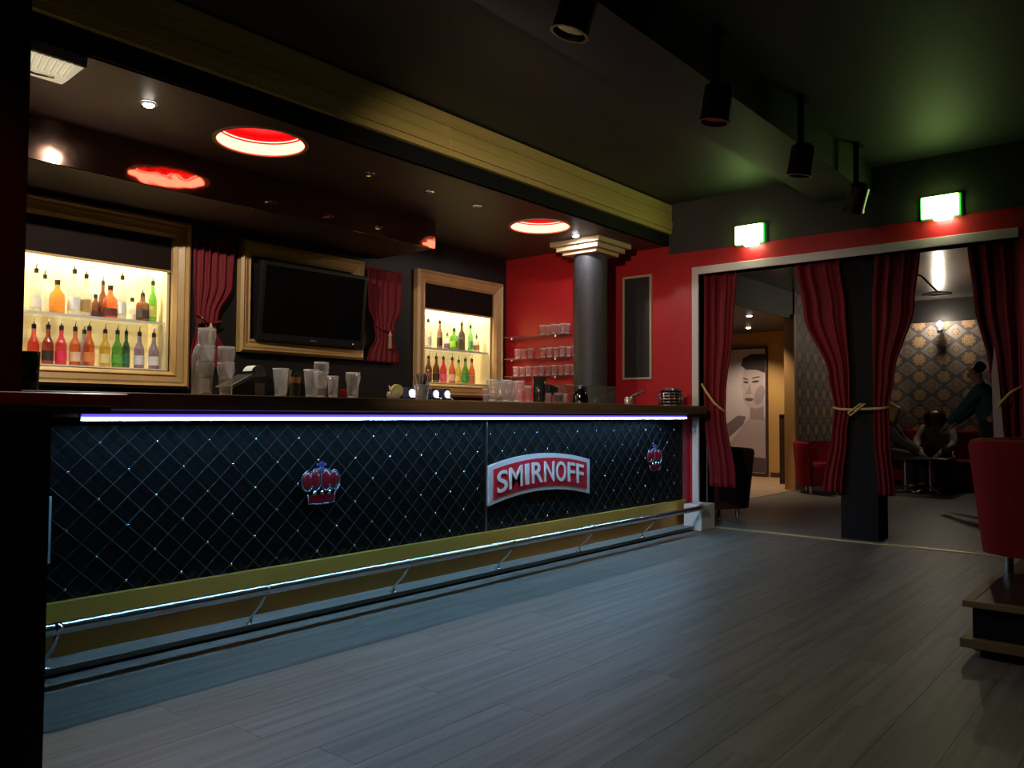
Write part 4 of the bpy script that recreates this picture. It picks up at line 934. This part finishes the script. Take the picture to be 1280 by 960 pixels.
# table
tb = thing('low_table', 'dark low table on two metal pedestals in the next room', 'table', (12.1, 2.75, 0))
TZ = .50
MB().box(11.85, 12.45, 2.42, 3.28, TZ-.03, TZ).build('tabletop', mat('table_dark', (.04, .02, .018), .3), tb, bevel=.008)
for px_, py_ in ((12.15, 3.02), (12.15, 2.70)):
    l = MB().cyl((px_, py_, .04), (px_, py_, TZ-.031), .026, n=14).build('pedestal', STEEL, tb, True, ang=40)
    for k in range(4):
        a = PI/4+k*PI/2
        MB().tube([(px_, py_, .09), (px_+.1*math.cos(a), py_+.1*math.sin(a), .075), (px_+.22*math.cos(a), py_+.22*math.sin(a), .018)], [.022, .02, .016], 8).build('foot', STEEL, l, True)
# bench behind the table
bn = thing('red_bench', 'red upholstered bench along the wallpaper behind the table', 'bench', (13.1, 2.6, 0))
MB().box(12.75, 13.3, 1.2, 3.9, .12, .44).build('seat', UPHOL, bn, bevel=.03)
MB().box(13.3, 13.47, 1.2, 3.9, .12, .86).build('backrest', UPHOL, bn, bevel=.03)
MB().box(12.8, 13.4, 1.25, 3.85, 0, .1195).build('base', BLACK, bn)

# ------------------------------------------------------------------ people
def skin(name, pts, edges, radii, m, parent, root=0, sub=2):
    me = bpy.data.meshes.new(name); off = Vector(ORG.get(parent.name, (0,0,0)))
    me.from_pydata([tuple(Vector(p)-off) for p in pts], edges, [])
    o = bpy.data.objects.new(name, me); COL.objects.link(o)
    md = o.modifiers.new('skin', 'SKIN'); md.use_smooth_shade = True
    for i, r in enumerate(radii):
        v = me.skin_vertices[0].data[i]; v.radius = (r, r) if isinstance(r, (int, float)) else r; v.use_root = i == root
    ss = o.modifiers.new('sub', 'SUBSURF'); ss.levels = sub; ss.render_levels = sub
    dg = bpy.context.evaluated_depsgraph_get(); nm = bpy.data.meshes.new_from_object(o.evaluated_get(dg))
    bpy.data.objects.remove(o); nm.materials.clear(); nm.materials.append(m)
    nm.polygons.foreach_set('use_smooth', [True]*len(nm.polygons))
    o = bpy.data.objects.new(name, nm); COL.objects.link(o); o.parent = parent; ORG[o.name] = tuple(off); return o
def person(label, base, J, top, trousers, hair, hairlen, long_sleeve=True):
    """J: joint dict in world metres: pelvis chest neck head, sh/el/wr l/r, hip/kn/an/toe l/r ; face: look direction"""
    t = thing('person', label, 'person', base)
    V = {k: Vector(v) for k, v in J.items() if k != 'look'}; look = Vector(J['look']).normalized()
    names = ['pelvis', 'waist', 'chest', 'neck', 'jaw', 'head', 'crown', 'sh_l', 'el_l', 'wr_l', 'sh_r', 'el_r', 'wr_r', 'hip_l', 'kn_l', 'an_l', 'toe_l', 'hip_r', 'kn_r', 'an_r', 'toe_r']
    V['waist'] = V['pelvis'].lerp(V['chest'], .45)
    up = (V['head']-V['neck']).normalized()
    V['jaw'] = V['neck'].lerp(V['head'], .5)+look*.02; V['crown'] = V['head']+up*.075
    rad = dict(pelvis=.09, waist=.10, chest=.135, neck=.052, jaw=.066, head=.088, crown=.06, sh_l=.062, el_l=.043, wr_l=.028, sh_r=.062, el_r=.043, wr_r=.028, hip_l=.085, kn_l=.055, an_l=.038, toe_l=.034, hip_r=.085, kn_r=.055, an_r=.038, toe_r=.034)
    E = [('pelvis','waist'),('waist','chest'),('chest','neck'),('neck','jaw'),('jaw','head'),('head','crown')]
    for s in 'lr': E += [('chest','sh_'+s),('sh_'+s,'el_'+s),('el_'+s,'wr_'+s),('pelvis','hip_'+s),('hip_'+s,'kn_'+s),('kn_'+s,'an_'+s),('an_'+s,'toe_'+s)]
    pts = [V[n] for n in names]; radii = [rad[n] for n in names]; edges = [(names.index(a), names.index(b)) for a, b in E]
    # hands: palm and five fingers grown from each wrist
    for s in 'lr':
        wv = V['wr_'+s]; d = (wv-V['el_'+s]).normalized(); d = (d+Vector((0, 0, -.25))).normalized(); side = d.cross(Vector((0, 0, 1))).normalized()
        wi = names.index('wr_'+s); pi_ = len(pts); pts.append(wv+d*.055); radii.append((.036, .018)); edges.append((wi, pi_))
        for q, (o_, L) in enumerate(((-.028, .062), (-.010, .075), (.010, .070), (.027, .055))):
            a = len(pts); pts += [wv+d*.085+side*o_, wv+d*(.085+L*.55)+side*o_*1.1, wv+d*(.08+L*.95)+side*o_*1.1+Vector((0, 0, -.02))]; radii += [.0095, .0085, .007]
            edges += [(pi_, a), (a, a+1), (a+1, a+2)]
        sg = 1 if s == 'l' else -1
        a = len(pts); pts += [wv+d*.045-side*.034*sg, wv+d*.085-side*.05*sg]; radii += [.011, .0085]; edges += [(pi_, a), (a, a+1)]
    skin('body', pts, edges, radii, SKIN, t)
    # face details on the front of the head
    hc = V['head']; sd = look.cross(up).normalized(); fr = hc+look*.083
    for sg in (-1, 1):
        MB().ball(fr+sd*.032*sg+up*.005, .012, 8).build('eye', mat('eye_dark', (.03, .02, .02), .2), t, True)
        MB().ball(hc+sd*.088*sg-look*.005, .024, 8, sx=.6).build('ear', SKIN, t, True)
    MB().tube([fr+up*.012, fr+look*.022-up*.028, fr-up*.034], [.008, .014, .01], 8).build('nose', SKIN, t, True)
    MB().tube([fr-up*.062-sd*.022+look*-.006, fr-up*.060, fr-up*.062+sd*.022+look*-.006], .006, 6).build('mouth', mat('lips', (.35, .1, .09), .5), t, True)
    # clothes: slightly wider skins over the same joints
    V['hem'] = V['pelvis']+(V['pelvis']-V['waist']).normalized()*.07
    nn = ['pelvis', 'waist', 'chest', 'sh_l', 'el_l', 'wr_l', 'sh_r', 'el_r', 'wr_r', 'collar', 'hem']
    V['collar'] = V['chest'].lerp(V['neck'], .75)
    rr = dict(hem=.155, pelvis=.16, waist=.15, chest=.158, sh_l=.083, el_l=.060, wr_l=.045, sh_r=.083, el_r=.060, wr_r=.045, collar=.075)
    ee = [('hem','pelvis'),('pelvis','waist'),('waist','chest'),('chest','collar'),('chest','sh_l'),('sh_l','el_l'),('el_l','wr_l'),('chest','sh_r'),('sh_r','el_r'),('el_r','wr_r')]
    skin('jacket', [V[n] for n in nn], [(nn.index(a), nn.index(b)) for a, b in ee], [rr[n] for n in nn], top, t)
    nn = ['pelvis', 'hip_l', 'kn_l', 'an_l', 'hip_r', 'kn_r', 'an_r', 'waist']; rr = [.155, .105, .072, .056, .105, .072, .056, .135]
    skin('trousers', [V[n] for n in nn], [(0, 1), (1, 2), (2, 3), (0, 4), (4, 5), (5, 6), (0, 7)], rr, trousers, t)
    for s in 'lr': skin('shoe', [V['an_'+s]+Vector((0, 0, -.02)), V['toe_'+s]], [(0, 1)], [.05, .042], BLACK, t)
    # hair: cap plus hanging length
    back = -look
    H = [hc+up*.068+back*.012, hc+up*.045+back*.05, hc-up*.03+back*.06]; hr = [.092, .098, .09]; he = [(0, 1), (1, 2)]
    if hairlen:
        for sg in (-1, 1):
            a = len(H); H += [hc+sd*.075*sg+up*.02, hc+sd*.095*sg-up*.08+look*.01, hc+sd*.10*sg-up*(.10+hairlen)+look*.03]; hr += [.055, .06, .045]; he += [(0, a), (a, a+1), (a+1, a+2)]
        a = len(H); H += [hc-up*.12+back*.085, hc-up*(.12+hairlen)+back*.10]; hr += [.075, .05]; he += [(2, a), (a, a+1)]
    skin('hair', H, he, hr, hair, t)
    return t
TEAL = mat('teal_jacket', (.02, .11, .12), .8, bump=.1, bscale=90); NAVY = mat('dark_trousers', (.02, .022, .03), .8)
HB = mat('brown_hair', (.10, .025, .012), .8, spec=.1); HBL = mat('blonde_hair', (.42, .27, .11), .8, spec=.1); HD = mat('dark_hair', (.02, .012, .008), .8, spec=.1)
GREYT = mat('grey_top', (.07, .065, .06), .8); PATT = mat('patterned_cream_top', (.40, .36, .30), .8, var=.9, vscale=24)
# standing, teal jacket
sx, sy = 11.0, 1.86
person('person in a teal jacket standing and leaning towards the table', (sx, sy, 0),
       dict(pelvis=(sx+.05, sy-.10, .95), chest=(sx, sy-.02, 1.32), neck=(sx, sy+.03, 1.47), head=(sx, sy+.07, 1.60), look=(.15, 1, -.35),
            sh_l=(sx-.17, sy+.01, 1.38), el_l=(sx-.16, sy+.20, 1.14), wr_l=(sx-.08, sy+.36, .98), sh_r=(sx+.18, sy+.0, 1.38), el_r=(sx+.22, sy+.16, 1.14), wr_r=(sx+.16, sy+.34, .98),
            hip_l=(sx-.05, sy-.10, .90), kn_l=(sx-.06, sy-.05, .50), an_l=(sx-.07, sy-.12, .09), toe_l=(sx-.06, sy+.06, .045),
            hip_r=(sx+.14, sy-.10, .90), kn_r=(sx+.15, sy-.05, .50), an_r=(sx+.16, sy-.12, .09), toe_r=(sx+.17, sy+.06, .045)), TEAL, NAVY, HD, 0)
def seated(label, x, y, look, top, hair, hl, hz=1.08, lean=.16):
    f_ = Vector(look).normalized(); f2 = Vector((f_.x, f_.y, 0)).normalized(); s_ = Vector((-f2.y, f2.x, 0)); b = Vector((x, y, 0))
    P_ = lambda fo, si, z: tuple(b+f2*fo+s_*si+Vector((0, 0, z)))
    J = dict(pelvis=P_(0, 0, .56), chest=P_(lean*.7, 0, hz-.27), neck=P_(lean, 0, hz-.12), head=P_(lean+.06, 0, hz), look=look)
    for s, q in (('l', 1), ('r', -1)):
        J['sh_'+s] = P_(lean*.8, .175*q, hz-.21); J['el_'+s] = P_(lean+.12, .25*q, hz-.42); J['wr_'+s] = P_(lean+.36, .12*q, .565)
        J['hip_'+s] = P_(.06, .10*q, .535); J['kn_'+s] = P_(.46, .13*q, .51); J['an_'+s] = P_(.44, .13*q, .10); J['toe_'+s] = P_(.62, .14*q, .045)
    return person(label, (x, y, 0), J, top, NAVY, hair, hl)
h2 = at(1172, 517, X=12.75)
seated('person with long auburn hair seated at the low table', 12.93, h2.y+.02, (-1, 0, -.55), PATT, HB, .20)
h1 = at(1124, 503, X=12.3)
seated('person with blonde hair seated beside the curtain at the table', 12.25, h1.y+.30, (.12, -1, -.3), GREYT, HBL, .12, 1.15, .2)
